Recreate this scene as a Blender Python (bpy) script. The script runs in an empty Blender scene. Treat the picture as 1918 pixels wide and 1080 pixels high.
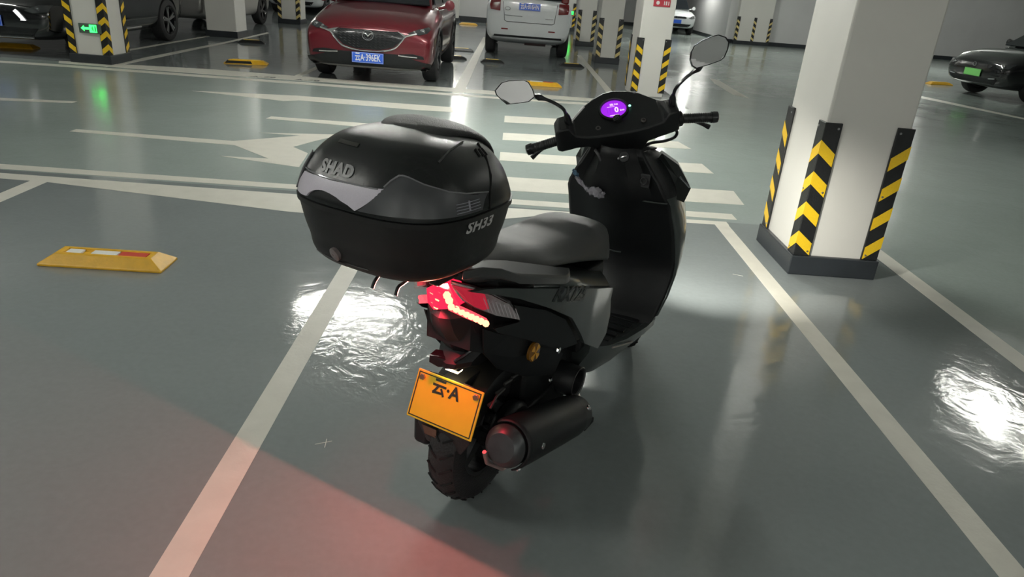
import bpy, bmesh, math, random
from mathutils import Vector, Matrix, Euler
from mathutils.bvhtree import BVHTree
random.seed(7)
sc = bpy.context.scene
COL = sc.collection
PI = math.pi

# ---------------------------------------------------------------- camera, world, exposure
cam_data = bpy.data.cameras.new('camera')
cam_data.sensor_width = 36.0
cam_data.lens = 24.749
cam_data.clip_start = 0.05
cam_data.clip_end = 200
cam = bpy.data.objects.new('camera', cam_data)
COL.objects.link(cam)
cam.matrix_world = Matrix(((0.997310, -0.069711, -0.022650, 0.000000), (0.007241, 0.401195, -0.915964, 0.000000), (0.072940, 0.913336, 0.400621, 1.500000), (0.000000, 0.000000, 0.000000, 1.000000)))
sc.camera = cam
sc.view_settings.view_transform = 'Standard'
sc.view_settings.look = 'None'
sc.view_settings.gamma = 1.0
sc.view_settings.use_curve_mapping = False
EXPO = 1.45
sc.view_settings.exposure = EXPO
world = bpy.data.worlds.new('garage_air')
sc.world = world
world.use_nodes = True
bg = world.node_tree.nodes['Background']
bg.inputs[0].default_value = (0.75, 0.85, 0.85, 1)
bg.inputs[1].default_value = 0.14
HEADLAMP_W = 50.0
TAILLAMP_W = 8.5
TUBE_W = 1.0        # overall level of the fluorescent tubes
# fluorescent tubes, several added as unseen fill: x, y, z, turn about z, length, watts
TUBES_AND_FILL = [(-1.95, 8.55, 2.75, 0.0, 1.35, 36), (0.42, 7.25, 2.75, 0.0, 1.2, 110), (5.75, 7.1, 2.75, PI/2, 1.2, 9), (6.15, 7.1, 2.75, PI/2, 1.2, 9),  # second tube is added fill, its floor glint hidden by the scooter
         (-8.8, 8.7, 2.75, 0.0, 1.2, 62), (-1.2, 17.0, 2.75, PI/2, 1.2, 50), (7.4, 15.6, 2.75, PI/2, 1.2, 45),
         (4.8, 22.5, 2.75, PI/2, 1.2, 70), (11.5, 21.0, 2.75, PI/2, 1.2, 90), (-2.25, 26.2, 2.75, 0.0, 1.2, 40), (7.0, 29.2, 2.3, PI/2, 1.2, 50),
         (-8.0, 21.0, 2.75, 0.0, 1.2, 15), (-3.4, -4.6, 2.75, 0.0, 1.2, 36), (0.6, -5.4, 2.75, 0.0, 1.2, 30), (4.6, -4.6, 2.75, 0.0, 1.2, 26),  # last three here are added fill behind the camera
         (-4.4, 1.2, 2.75, PI/2, 1.2, 55), (4.2, 0.6, 2.75, PI/2, 1.2, 8)]  # added fill to either side of the camera, out of view

# ---------------------------------------------------------------- materials
MATS = {}
def mat(name, color, rough=0.5, metal=0.0, coat=0.0, emit=None, estr=0.0, alpha=1.0, trans=0.0, noise=0.06, nscale=30.0,
        bump=0.0, bscale=200.0, spec=0.5, rnoise=0.0):
    if name in MATS: return MATS[name]
    m = bpy.data.materials.new(name)
    m.use_nodes = True
    nt = m.node_tree
    b = nt.nodes['Principled BSDF']
    b.inputs['Roughness'].default_value = rough
    b.inputs['Metallic'].default_value = metal
    b.inputs['Specular IOR Level'].default_value = spec
    b.inputs['Coat Weight'].default_value = coat
    b.inputs['Coat Roughness'].default_value = 0.06
    b.inputs['Alpha'].default_value = alpha
    b.inputs['Transmission Weight'].default_value = trans
    if emit:
        b.inputs['Emission Color'].default_value = (*emit, 1)
        b.inputs['Emission Strength'].default_value = estr
    tc = nt.nodes.new('ShaderNodeTexCoord')
    n = nt.nodes.new('ShaderNodeTexNoise')
    n.inputs['Scale'].default_value = nscale
    n.inputs['Detail'].default_value = 4
    nt.links.new(tc.outputs['Object'], n.inputs['Vector'])
    mx = nt.nodes.new('ShaderNodeMix')
    mx.data_type = 'RGBA'
    nt.links.new(n.outputs['Fac'], mx.inputs['Factor'])
    mx.inputs[6].default_value = (*[c * (1 - noise) for c in color], 1)
    mx.inputs[7].default_value = (*[min(1, c * (1 + noise)) for c in color], 1)
    nt.links.new(mx.outputs[2], b.inputs['Base Color'])
    if rnoise:
        mr = nt.nodes.new('ShaderNodeMapRange')
        mr.inputs[3].default_value = max(0.02, rough - rnoise)
        mr.inputs[4].default_value = rough + rnoise
        nt.links.new(n.outputs['Fac'], mr.inputs[0])
        nt.links.new(mr.outputs[0], b.inputs['Roughness'])
    if bump:
        n2 = nt.nodes.new('ShaderNodeTexNoise')
        n2.inputs['Scale'].default_value = bscale
        nt.links.new(tc.outputs['Object'], n2.inputs['Vector'])
        bp = nt.nodes.new('ShaderNodeBump')
        bp.inputs['Strength'].default_value = bump
        bp.inputs['Distance'].default_value = 0.01
        nt.links.new(n2.outputs['Fac'], bp.inputs['Height'])
        nt.links.new(bp.outputs[0], b.inputs['Normal'])
    MATS[name] = m
    return m

def floor_mat(name, color, rough, dark, scuff=None):
    """Epoxy floor: mottled colour, dull dust clouds, tyre scuffs and a faint orange-peel relief."""
    m = bpy.data.materials.new(name)
    m.use_nodes = True
    nt = m.node_tree
    N = nt.nodes.new
    L = nt.links.new
    b = nt.nodes['Principled BSDF']
    tc = N('ShaderNodeTexCoord')
    big = N('ShaderNodeTexNoise'); big.inputs['Scale'].default_value = 0.9; big.inputs['Detail'].default_value = 6
    big.inputs['Roughness'].default_value = 0.6
    fine = N('ShaderNodeTexNoise'); fine.inputs['Scale'].default_value = 38; fine.inputs['Detail'].default_value = 5
    for n in (big, fine): L(tc.outputs['Object'], n.inputs['Vector'])
    mx = N('ShaderNodeMix'); mx.data_type = 'RGBA'
    mx.inputs[6].default_value = (*[c * dark for c in color], 1)
    mx.inputs[7].default_value = (*[c * (2 - dark) for c in color], 1)
    L(big.outputs['Fac'], mx.inputs['Factor'])
    mx2 = N('ShaderNodeMix'); mx2.data_type = 'RGBA'; mx2.blend_type = 'MULTIPLY'
    mx2.inputs['Factor'].default_value = 0.35
    L(mx.outputs[2], mx2.inputs[6])
    cr = N('ShaderNodeMapRange'); cr.inputs[1].default_value = 0.25; cr.inputs[2].default_value = 0.75
    cr.inputs[3].default_value = 0.86; cr.inputs[4].default_value = 1.08
    L(fine.outputs['Fac'], cr.inputs[0])
    L(cr.outputs[0], mx2.inputs[7])
    L(mx2.outputs[2], b.inputs['Base Color'])
    mr = N('ShaderNodeMapRange'); mr.inputs[1].default_value = 0.3; mr.inputs[2].default_value = 0.7
    mr.inputs[3].default_value = rough - 0.04; mr.inputs[4].default_value = rough + 0.06
    L(big.outputs['Fac'], mr.inputs[0])
    L(mr.outputs[0], b.inputs['Roughness'])
    b.inputs['Specular IOR Level'].default_value = 0.55
    wav = N('ShaderNodeTexNoise'); wav.inputs['Scale'].default_value = 5.0; wav.inputs['Detail'].default_value = 3
    wav.inputs['Distortion'].default_value = 0.8
    L(tc.outputs['Object'], wav.inputs['Vector'])
    bp = N('ShaderNodeBump'); bp.inputs['Strength'].default_value = 0.12; bp.inputs['Distance'].default_value = 0.02
    L(wav.outputs['Fac'], bp.inputs['Height'])
    bp2 = N('ShaderNodeBump'); bp2.inputs['Strength'].default_value = 0.1; bp2.inputs['Distance'].default_value = 0.003
    L(fine.outputs['Fac'], bp2.inputs['Height'])
    L(bp.outputs[0], bp2.inputs['Normal'])
    if scuff:   # swirled drying marks around one spot of the bay
        ds = N('ShaderNodeVectorMath'); ds.operation = 'DISTANCE'; ds.inputs[1].default_value = scuff
        L(tc.outputs['Object'], ds.inputs[0])
        mk = N('ShaderNodeMapRange'); mk.inputs[1].default_value = 0.62; mk.inputs[2].default_value = 0.12
        mk.inputs[3].default_value = 0.0; mk.inputs[4].default_value = 0.55
        L(ds.outputs['Value'], mk.inputs[0])
        sw = N('ShaderNodeTexNoise'); sw.inputs['Scale'].default_value = 9; sw.inputs['Detail'].default_value = 5; sw.inputs['Distortion'].default_value = 2.6
        L(tc.outputs['Object'], sw.inputs['Vector'])
        bp3 = N('ShaderNodeBump'); bp3.inputs['Distance'].default_value = 0.006
        L(mk.outputs[0], bp3.inputs['Strength']); L(sw.outputs['Fac'], bp3.inputs['Height'])
        L(bp2.outputs[0], bp3.inputs['Normal']); L(bp3.outputs[0], b.inputs['Normal'])
        return m
    L(bp2.outputs[0], b.inputs['Normal'])
    return m

M = dict(
    bay=floor_mat('bay_epoxy', (0.215, 0.24, 0.242), 0.09, 0.90, (-.40, 2.72, 0)),
    aisle=floor_mat('aisle_epoxy', (0.31, 0.36, 0.34), 0.16, 0.92),
    paint=mat('road_paint', (0.60, 0.585, 0.52), 0.42, noise=0.12, nscale=9, bump=0.1, bscale=60),
    paint_in=mat('road_paint_text', (0.10, 0.115, 0.11), 0.4),
    wall=mat('wall_paint', (0.60, 0.60, 0.60), 0.65, noise=0.08, nscale=1.5, bump=0.1, bscale=30),
    wall_dark=mat('wall_base_paint', (0.025, 0.03, 0.035), 0.35, noise=0.3, nscale=6),
    ceil=mat('ceiling_paint', (0.55, 0.56, 0.55), 0.8, noise=0.1, nscale=2),
    col=mat('column_paint', (0.66, 0.65, 0.61), 0.5, noise=0.05, nscale=2.5, bump=0.06, bscale=14),
    rubber=mat('black_rubber', (0.012, 0.013, 0.014), 0.42, noise=0.3, nscale=40, bump=0.15, bscale=120),
    band=mat('yellow_reflective_film', (0.85, 0.55, 0.02), 0.35, noise=0.12, nscale=120, bump=0.15, bscale=300),
    band_pale=mat('faded_yellow_film', (0.70, 0.56, 0.22), 0.4, noise=0.15, nscale=60),
    stop=mat('yellow_steel_paint', (0.72, 0.40, 0.02), 0.38, noise=0.2, nscale=25, bump=0.1, bscale=80),
    white=mat('white_film', (0.75, 0.75, 0.72), 0.4, noise=0.06, nscale=60),
    red_film=mat('red_film', (0.55, 0.05, 0.03), 0.4, noise=0.1, nscale=60),
    chrome=mat('chrome', (0.75, 0.76, 0.78), 0.12, metal=1.0, noise=0.03),
    steel=mat('dull_steel', (0.42, 0.42, 0.43), 0.35, metal=1.0, noise=0.12, nscale=60),
    blackp=mat('black_plastic', (0.009, 0.010, 0.011), 0.45, spec=0.35, noise=0.2, nscale=50, bump=0.12, bscale=700),
    blackg=mat('gloss_black_plastic', (0.010, 0.011, 0.013), 0.2, coat=0.3, noise=0.2),
    case=mat('case_black_plastic', (0.010, 0.011, 0.011), 0.45, spec=0.35, noise=0.15, nscale=60, bump=0.18, bscale=900),
    lidm=mat('lid_black_plastic', (0.013, 0.015, 0.015), 0.27, spec=0.45, noise=0.15, nscale=60, bump=0.1, bscale=900),
    vinyl=mat('seat_vinyl', (0.034, 0.036, 0.036), 0.48, noise=0.15, nscale=80, bump=0.3, bscale=900),
    gun=mat('gunmetal_paint', (0.060, 0.070, 0.068), 0.3, metal=0.35, coat=0.5, noise=0.1, nscale=90),
    alloy=mat('alloy_grey', (0.16, 0.16, 0.165), 0.4, metal=0.8, noise=0.1),
    glass=mat('car_glass', (0.012, 0.015, 0.018), 0.06, spec=0.6, noise=0.05),
    mirror=mat('mirror_glass', (0.82, 0.83, 0.83), 0.02, metal=1.0, noise=0.0),
    tyre=mat('tyre_rubber', (0.016, 0.016, 0.017), 0.65, noise=0.25, nscale=70, bump=0.3, bscale=150),
    lens=mat('clear_lens', (0.75, 0.73, 0.78), 0.08, alpha=0.35, noise=0.03, spec=0.7),
)
def emis(name, color, strength):
    return mat(name, tuple(c * 0.3 for c in color), 0.4, emit=color, estr=strength / 2 ** EXPO, noise=0.02)

# ---------------------------------------------------------------- object helpers
def link(o, parent=None):
    COL.objects.link(o)
    if parent is not None: o.parent = parent
    return o

def tag(o, label=None, cat=None, group=None, kind=None):
    if label: o['label'] = label
    if cat: o['category'] = cat
    if group: o['group'] = group
    if kind: o['kind'] = kind
    return o

def empty(name, loc=(0, 0, 0), rz=0.0, label=None, cat=None, group=None):
    o = bpy.data.objects.new(name, None)
    o.empty_display_size = 0.2
    o.location = loc
    o.rotation_euler = (0, 0, rz)
    link(o)
    return tag(o, label, cat, group)

def obj(name, bm, mats, parent=None, smooth=True, bevel=0.0, subsurf=0, solid=0.0, auto=35):
    me = bpy.data.meshes.new(name)
    bmesh.ops.recalc_face_normals(bm, faces=bm.faces[:])
    bm.to_mesh(me)
    bm.free()
    if not isinstance(mats, (list, tuple)): mats = [mats]
    for m in mats: me.materials.append(M[m] if isinstance(m, str) else m)
    o = bpy.data.objects.new(name, me)
    link(o, parent)
    if smooth:
        me.polygons.foreach_set('use_smooth', [True] * len(me.polygons))
        if not subsurf: me.set_sharp_from_angle(angle=math.radians(auto))
    if solid:
        md = o.modifiers.new('solid', 'SOLIDIFY'); md.thickness = solid; md.offset = 0
    if bevel:
        md = o.modifiers.new('bevel', 'BEVEL'); md.width = bevel; md.segments = 2; md.limit_method = 'ANGLE'
        md.angle_limit = math.radians(40)
    if subsurf:
        md = o.modifiers.new('subsurf', 'SUBSURF'); md.levels = subsurf; md.render_levels = subsurf
    return o

def NB(): return bmesh.new()

def box(bm, c, s, rot=None, mi=0):
    """Axis box: centre c, full size s."""
    r = rot or Matrix.Identity(3)
    vs = []
    for dx in (-.5, .5):
        for dy in (-.5, .5):
            for dz in (-.5, .5):
                vs.append(bm.verts.new(Vector(c) + r @ Vector((dx * s[0], dy * s[1], dz * s[2]))))
    for f in ((0, 1, 3, 2), (4, 6, 7, 5), (0, 4, 5, 1), (2, 3, 7, 6), (0, 2, 6, 4), (1, 5, 7, 3)):
        bm.faces.new([vs[i] for i in f]).material_index = mi
    return vs

def grid(bm, rows, close_u=False, close_v=False, mi=0):
    """Rows of points -> quads."""
    V = [[bm.verts.new(p) for p in r] for r in rows]
    n, k = len(V), len(V[0])
    for i in range(n if close_v else n - 1):
        for j in range(k if close_u else k - 1):
            a, b, c, d = V[i][j], V[i][(j + 1) % k], V[(i + 1) % n][(j + 1) % k], V[(i + 1) % n][j]
            try: bm.faces.new((a, b, c, d)).material_index = mi
            except ValueError: pass
    return V

def loft(bm, rings, cap=True, mi=0):
    V = grid(bm, rings, close_u=True, mi=mi)
    if cap:
        bm.faces.new(V[0][::-1]).material_index = mi
        bm.faces.new(V[-1]).material_index = mi
    return V

def frame_of(d):
    d = Vector(d).normalized()
    u = Vector((0, 0, 1)) if abs(d.z) < 0.9 else Vector((1, 0, 0))
    a = d.cross(u).normalized()
    return a, d.cross(a).normalized()

def tube(bm, pts, rad, n=10, mi=0, cap=True):
    """Tube along a polyline; rad is one radius or one per point."""
    pts = [Vector(p) for p in pts]
    if not isinstance(rad, (list, tuple)): rad = [rad] * len(pts)
    rings = []
    a = None
    for i, p in enumerate(pts):
        d = (pts[min(i + 1, len(pts) - 1)] - pts[max(i - 1, 0)]).normalized()
        if a is None: a, _ = frame_of(d)
        a = (a - d * a.dot(d)).normalized()
        b = d.cross(a)
        rings.append([p + (a * math.cos(t) + b * math.sin(t)) * rad[i] for t in [2 * PI * k / n for k in range(n)]])
    loft(bm, rings, cap, mi)

def curve_pts(pts, n=6):
    """Catmull-Rom through points."""
    P = [Vector(p) for p in pts]
    P = [P[0] * 2 - P[1]] + P + [P[-1] * 2 - P[-2]]
    out = []
    for i in range(1, len(P) - 2):
        for k in range(n):
            t = k / n
            a, b, c, d = P[i - 1], P[i], P[i + 1], P[i + 2]
            out.append(0.5 * ((2 * b) + (c - a) * t + (2 * a - 5 * b + 4 * c - d) * t * t + (3 * b - a - 3 * c + d) * t ** 3))
    out.append(P[-2])
    return out

def lathe(bm, prof, origin, axis, n=24, mi=0, cap=False):
    """prof: list of (distance along axis, radius)."""
    a, b = frame_of(axis)
    ax = Vector(axis).normalized()
    o = Vector(origin)
    rings = [[o + ax * h + (a * math.cos(t) + b * math.sin(t)) * r for t in [2 * PI * k / n for k in range(n)]] for h, r in prof]
    V = grid(bm, rings, close_u=True, mi=mi)
    if cap:
        for ring in (V[0], V[-1]):
            try: bm.faces.new(ring).material_index = mi
            except ValueError: pass
    return V

def prism(bm, poly, off, mi=0):
    """Polygon of 3D points extruded by the vector off."""
    off = Vector(off)
    A = [bm.verts.new(p) for p in poly]
    B = [bm.verts.new(Vector(p) + off) for p in poly]
    n = len(A)
    bm.faces.new(A[::-1]).material_index = mi
    bm.faces.new(B).material_index = mi
    for i in range(n):
        bm.faces.new((A[i], A[(i + 1) % n], B[(i + 1) % n], B[i])).material_index = mi

def poly_patch(poly2, fmap, maxlen, thick=0.0, mi=0, bm=None):
    """2D polygon, finely triangulated and carried onto a surface by fmap(u, v, lift)."""
    b = bmesh.new()
    f = b.faces.new([b.verts.new((p[0], p[1], 0)) for p in poly2])
    bmesh.ops.triangulate(b, faces=[f])
    for _ in range(7):
        es = [e for e in b.edges if e.calc_length() > maxlen]
        if not es: break
        bmesh.ops.subdivide_edges(b, edges=es, cuts=1, use_grid_fill=False)
        bmesh.ops.triangulate(b, faces=[f for f in b.faces if len(f.verts) > 3])
    out = bm or bmesh.new()
    lo, hi = {}, {}
    for v in b.verts:
        hi[v] = out.verts.new(fmap(v.co.x, v.co.y, thick))
        if thick: lo[v] = out.verts.new(fmap(v.co.x, v.co.y, -0.001))
    for f in b.faces:
        out.faces.new([hi[v] for v in f.verts]).material_index = mi
        if thick: out.faces.new([lo[v] for v in reversed(f.verts)]).material_index = mi
    if thick:
        for e in b.edges:
            if len(e.link_faces) == 1:
                p, q = e.verts
                out.faces.new((hi[p], hi[q], lo[q], lo[p])).material_index = mi
    b.free()
    return out

def text_bm(s, size, fmap, bold=0.0, shear=0.0, spacing=1.0, squeeze=1.0):
    """Flat lettering: glyph outlines triangulated, centred, carried to 3D by fmap(u, v)."""
    cu = bpy.data.curves.new('lettering', 'FONT')
    cu.body = s
    cu.size = size
    cu.offset = bold
    cu.shear = shear
    cu.space_character = spacing
    cu.align_x = 'CENTER'
    cu.align_y = 'CENTER'
    cu.resolution_u = 3
    o = bpy.data.objects.new('lettering', cu)
    COL.objects.link(o)
    dg = bpy.context.evaluated_depsgraph_get()
    dg.update()
    me = bpy.data.meshes.new_from_object(o.evaluated_get(dg))
    bm = bmesh.new()
    bm.from_mesh(me)
    for v in bm.verts:
        v.co = Vector(fmap(v.co.x * squeeze, v.co.y))
    bpy.data.objects.remove(o)
    bpy.data.curves.remove(cu)
    bpy.data.meshes.remove(me)
    return bm

def plane_map(o, u, v):
    o, u, v = Vector(o), Vector(u).normalized(), Vector(v).normalized()
    n = u.cross(v)
    return lambda a, b, lift=0.0: o + u * a + v * b + n * lift

def copy_tree(o, parent=None):
    c = o.copy()
    COL.objects.link(c)
    if parent is not None: c.parent = parent
    for ch in list(o.children): copy_tree(ch, c)
    return c

def pieces(name, makers, m, parent=None, **k):
    """Small like pieces, each a mesh of its own."""
    for f in makers:
        b = NB(); f(b); o = obj(name, b, m, parent, **k)
    return o
def mirror_y(pts): return [(p[0], -p[1], p[2]) for p in pts]
def lerp(a, b, t): return Vector(a).lerp(Vector(b), t)

# ================================================================ SETTING
def quad(bm, x0, x1, y0, y1, z, mi):
    vs = [bm.verts.new(p) for p in ((x0, y0, z), (x1, y0, z), (x1, y1, z), (x0, y1, z))]
    bm.faces.new(vs).material_index = mi

XL, XR, YB, YF, ZC = -22.0, 24.0, -8.0, 34.0, 3.2
bm = NB()
XS, YS = [XL, 2.56, XR], [YB, 4.9, 10.2, YF]
for i in range(2):
    for j in range(3):
        quad(bm, XS[i], XS[i + 1], YS[j], YS[j + 1], 0, 0 if (i == 0 and j != 1) else 1)
bmesh.ops.remove_doubles(bm, verts=bm.verts[:], dist=1e-4)
floor = tag(obj('floor', bm, ['bay', 'aisle'], smooth=False), kind='structure')

def slab(name, c, s, m, kind='structure'):
    b = NB(); box(b, c, s)
    return tag(obj(name, b, m, smooth=False), kind=kind)

slab('ceiling', ((XL + XR) / 2, (YB + YF) / 2, ZC + .1), (XR - XL, YF - YB, .2), 'ceil')
W = {}
W['left'] = slab('wall_left', (XL - .1, 13, ZC / 2), (.2, 42, ZC), 'wall')
W['right'] = slab('wall_right', (XR + .1, 13, ZC / 2), (.2, 42, ZC), 'wall')
W['rear'] = slab('wall_rear', (1, YB - .1, ZC / 2), (46, .2, ZC), 'wall')
W['back'] = slab('wall_back', (15.75, 30.3, ZC / 2), (16.5, 7.4, ZC), 'wall')
W['back_left'] = slab('wall_back_left', (-11.5, 30.5, ZC / 2), (21, 7.0, ZC), 'wall')
W['recess'] = slab('wall_recess', (3.25, YF + .1, ZC / 2), (8.5, .2, ZC), 'wall')
slab('baseboard_back', (15.75, 26.59, .065), (16.54, .03, .13), 'wall_dark')
slab('baseboard_side', (7.49, 30.3, .065), (.02, 7.4, .13), 'wall_dark')
slab('baseboard_back_left', (-11.5, 26.99, .09), (21.02, .03, .18), 'wall_dark')
slab('baseboard_recess', (3.25, YF - .015, .065), (8.46, .03, .13), 'wall_dark')

# ---- painted markings: thin coats of road paint lying on the floor
NMARK = [0]
def marking(name, poly, m='paint', h=0.0):
    NMARK[0] += 1
    h = .0010 + NMARK[0] * .00004
    b = NB()
    prism(b, [(p[0], p[1], 0.0) for p in poly], (0, 0, h))
    return obj(name, b, m, floor, smooth=False)

def rect(x0, x1, y0, y1): return [(x0, y0), (x1, y0), (x1, y1), (x0, y1)]
marking('bay_line', rect(-.855, -.755, -3, 4.72))
marking('bay_line', rect(1.535, 1.635, -3, 4.84))
marking('bay_line', rect(2.485, 2.60, -3, 4.9))
marking('bay_line', rect(-3.235, -3.12, -1, 4.70))
marking('bay_line', rect(-5.635, -5.52, -1, 4.72))
marking('lane_line', [(-9, 4.90), (-3.66, 4.92), (1.74, 4.98), (1.74, 5.12), (-1.5, 5.06), (-3.66, 5.04), (-9, 5.0)])
marking('bay_front_line', [(-9, 4.70), (-5, 4.72), (-3.12, 4.69), (-1.4, 4.43), (-.4, 4.38), (.4, 4.80), (1.64, 4.83), (1.64, 4.91), (0, 4.86), (-1.46, 4.82), (-3.66, 4.82), (-9, 4.80)], h=0.0014)
marking('arrow_marking', [(-3.829, 6.182), (-3.825, 6.281), (-2.434, 6.276), (-1.952, 6.689), (-2.342, 6.682), (-1.603, 6.869), (-1.769, 6.512), (-1.886, 6.221), (-1.702, 6.029), (-1.645, 5.554), (-2.34, 5.722), (-1.952, 5.751), (-2.364, 6.122)])
marking('arrow_marking', [(-3.803, 8.665), (-2.62, 8.879), (-1.128, 8.885), (-0.6784, 8.891), (-0.6506, 8.556), (-1.08, 8.516), (-2.497, 8.561), (-2.652, 8.446)])
marking('lane_dash', [(-2.498, 7.361), (-2.485, 7.491), (-1.242, 7.508), (-1.237, 7.278)])
marking('lane_dash', [(-5.244, 7.408), (-4.514, 7.514), (-4.51, 7.411), (-5.156, 7.275)])
for st in ([(-.04, 8.15), (1.92, 8.40), (1.88, 8.78), (-.04, 8.57)], [(-.04, 7.18), (1.96, 7.43), (1.89, 7.78), (-.04, 7.54)],
           [(-.05, 6.29), (1.93, 6.39), (1.91, 6.76), (-.05, 6.62)], [(-.06, 5.31), (1.92, 5.40), (1.95, 5.81), (-.06, 5.72)]):
    marking('crossing_stripe', st)
marking('lane_line', [(-7.17, 9.679), (-6.022, 9.742), (-3.981, 9.765), (-2.272, 9.799), (0.3382, 9.838), (1.639, 9.947), (1.667, 10.14), (0.3417, 10), (-2.315, 9.986), (-4.053, 9.951), (-6.13, 9.925), (-7.265, 9.814)])
marking('bay_front_line', [(-6.2, 10.04), (-4.091, 10.05), (-2.353, 10.16), (0.3454, 10.18), (1.572, 10.28), (1.607, 10.54), (0.353, 10.53), (-2.435, 10.51), (-4.288, 10.55), (-6.314, 10.24)])
marking('bay_line', [(-5.544, 9.97), (-5.488, 10.14), (-5.455, 10.94), (-5.436, 14.3), (-5.484, 16.78), (-5.59, 16.93), (-5.537, 14.46), (-5.605, 11.22)])
marking('bay_line', [(-6.17, 11.9), (-6.149, 15.09), (-6.232, 15.3), (-6.271, 12.1)])
marking('bay_line', [(-3.12, 10.4), (-3.02, 10.4), (-3.02, 15.8), (-3.12, 15.8)])
marking('bay_line', [(-.80, 10.1), (-.64, 10.1), (-.70, 20.5), (-.83, 20.5)])
marking('bay_line', [(1.50, 10.9), (1.62, 10.9), (1.60, 17.2), (1.50, 17.2)])
marking('lane_arrow', [(3.927, 14.43), (4.053, 14.26), (3.935, 11.89), (3.75, 12.21), (3.813, 13.66)])
marking('lane_line', [(8.037, 14.26), (8.661, 12.06), (8.616, 11.7), (7.834, 13.82)])
# bay numbers lettered on the far line
for txt, x, y in (('A-79', -3.45, 10.17), ('A-78', -2.84, 10.19)):
    b = text_bm(txt, .17, plane_map((x, y, .0026), (1, .1, 0), (-.1, 1, 0)), bold=.004)
    obj('bay_number', b, 'paint_in', floor, smooth=False)
# hairline scratches and scuffs on the near bay
for p, q in (((-0.58, 1.986), (-0.5275, 2.01)), ((-0.5437, 1.972), (-0.5484, 2.02)), ((1.394, 3.87), (1.451, 3.848))):
    b = NB(); d = Vector((q[0] - p[0], q[1] - p[1], 0)); n = Vector((-d.y, d.x, 0)).normalized() * .0012
    P, Q = Vector((*p, 0)), Vector((*q, 0))
    prism(b, [P - n, Q - n, Q + n, P + n], (0, 0, .0012))
    obj('scratch', b, 'paint', floor, smooth=False)

# ---- columns with their dark plinth and rubber corner guards
GH = (.12, .905)
def guard_meshes():
    b = NB()
    w, t = .085, .014
    poly = [(-t, -t, GH[0]), (w, -t, GH[0]), (w, .0, GH[0]), (0, 0, GH[0]), (0, w, GH[0]), (-t, w, GH[0])]
    prism(b, poly, (0, 0, GH[1] - GH[0]))
    g = obj('corner_guard', b, 'rubber', smooth=False, bevel=.004)
    bands = []
    for m in ('band', 'band_pale'):
        b = NB()
        e = .0015
        for k in range(2):
            f = (lambda s, z: (s, -t - e, z)) if k == 0 else (lambda s, z: (-t - e, s, z))
            a, c = -t - e, w - .006
            off = (0, e + .001, 0) if k == 0 else (e + .001, 0, 0)
            prism(b, [f(a, .0), f(c, -.075), f(c, .0), f(a, .075)], off)
        o = obj('reflective_band', b, m, smooth=False)
        bands.append(o)
    b = NB()
    for z in (GH[0] + .03, .51, GH[1] - .03):
        lathe(b, [(0, .007), (.004, .006), (.005, 0)], (w - .02, -t, z), (0, -1, 0), 8)
        lathe(b, [(0, .007), (.004, .006), (.005, 0)], (-t, w - .02, z), (-1, 0, 0), 8)
    bo = obj('bolt', b, 'steel')
    return g, bands, bo
G0, BANDS, BOLT = guard_meshes()
first_guard = [True]
def add_guard(col, x, y, rz, pale=False, bands=4, dz=0.0):
    g = bpy.data.objects.new('corner_guard', G0.data)
    link(g, col)
    md = g.modifiers.new('bevel', 'BEVEL'); md.width = .004; md.segments = 2
    g.location = (x, y, dz); g.rotation_euler = (0, 0, rz)
    for k in range(bands):
        c = bpy.data.objects.new('reflective_band', BANDS[1 if pale else 0].data)
        link(c, g)
        c.location = (0, 0, .20 + k * .178)
    c = bpy.data.objects.new('bolt', BOLT.data); link(c, g); c['kind'] = 'stuff'
    return g

def column(x0, x1, y0, y1, corners, label, pale=False, plinth=True, ph=.12, dz=0.0):
    b = NB(); box(b, ((x0 + x1) / 2, (y0 + y1) / 2, ZC / 2), (x1 - x0, y1 - y0, ZC))
    c = obj('column', b, 'col', smooth=False, bevel=.012)
    tag(c, label, 'column', kind='structure')
    if plinth:
        b = NB(); box(b, ((x0 + x1) / 2, (y0 + y1) / 2, ph / 2), (x1 - x0 + .05, y1 - y0 + .05, ph))
        obj('plinth', b, 'wall_dark', c, smooth=False, bevel=.006)
    C = dict(sw=(x0, y0, 0), se=(x1, y0, PI / 2), ne=(x1, y1, PI), nw=(x0, y1, -PI / 2))
    for k in corners.split():
        add_guard(c, *C[k], pale, dz=dz)
    return c

column(1.77, 2.25, 3.96, 4.52, 'sw se ne nw', 'pale square column with three chevron guards right beside the scooter')
c2 = column(1.87, 2.35, 11.15, 11.85, 'sw se nw', 'white column carrying a red sign, seen just above the scooter dashboard', plinth=False, dz=-.055)
column(1.79, 2.27, 15.8, 16.4, 'sw se', 'white column between the red-signed column and the white car', True)
column(1.68, 2.14, 20.0, 20.6, 'sw se', 'shaded grey column third back behind the red-signed one', True)
c5 = column(1.62, 2.06, 26.0, 26.6, 'se', 'bright white far column with a green exit sign beside the white car')
c0 = column(-6.12, -5.6, 10.25, 10.78, 'sw se ne', 'left column with a lit green exit sign between its guards')
column(-6.22, -5.62, 15.15, 15.75, '', 'plain grey column without guards in front of the silver car')
column(-6.2, -5.66, 19.8, 20.4, 'sw se', 'far grey column with two striped guards left of the red car', True)
cw = column(7.78, 8.98, 26.35, 26.6, 'sw se', 'broad pilaster on the far wall with three striped guards', True)
g = add_guard(cw, 8.36, 26.35, 0, True)
column(-2.6, -2.0, 26.5, 27.1, '', 'grey pilaster on the back wall behind the red car')
for o in (G0, BOLT, *BANDS): bpy.data.objects.remove(o)

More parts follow.
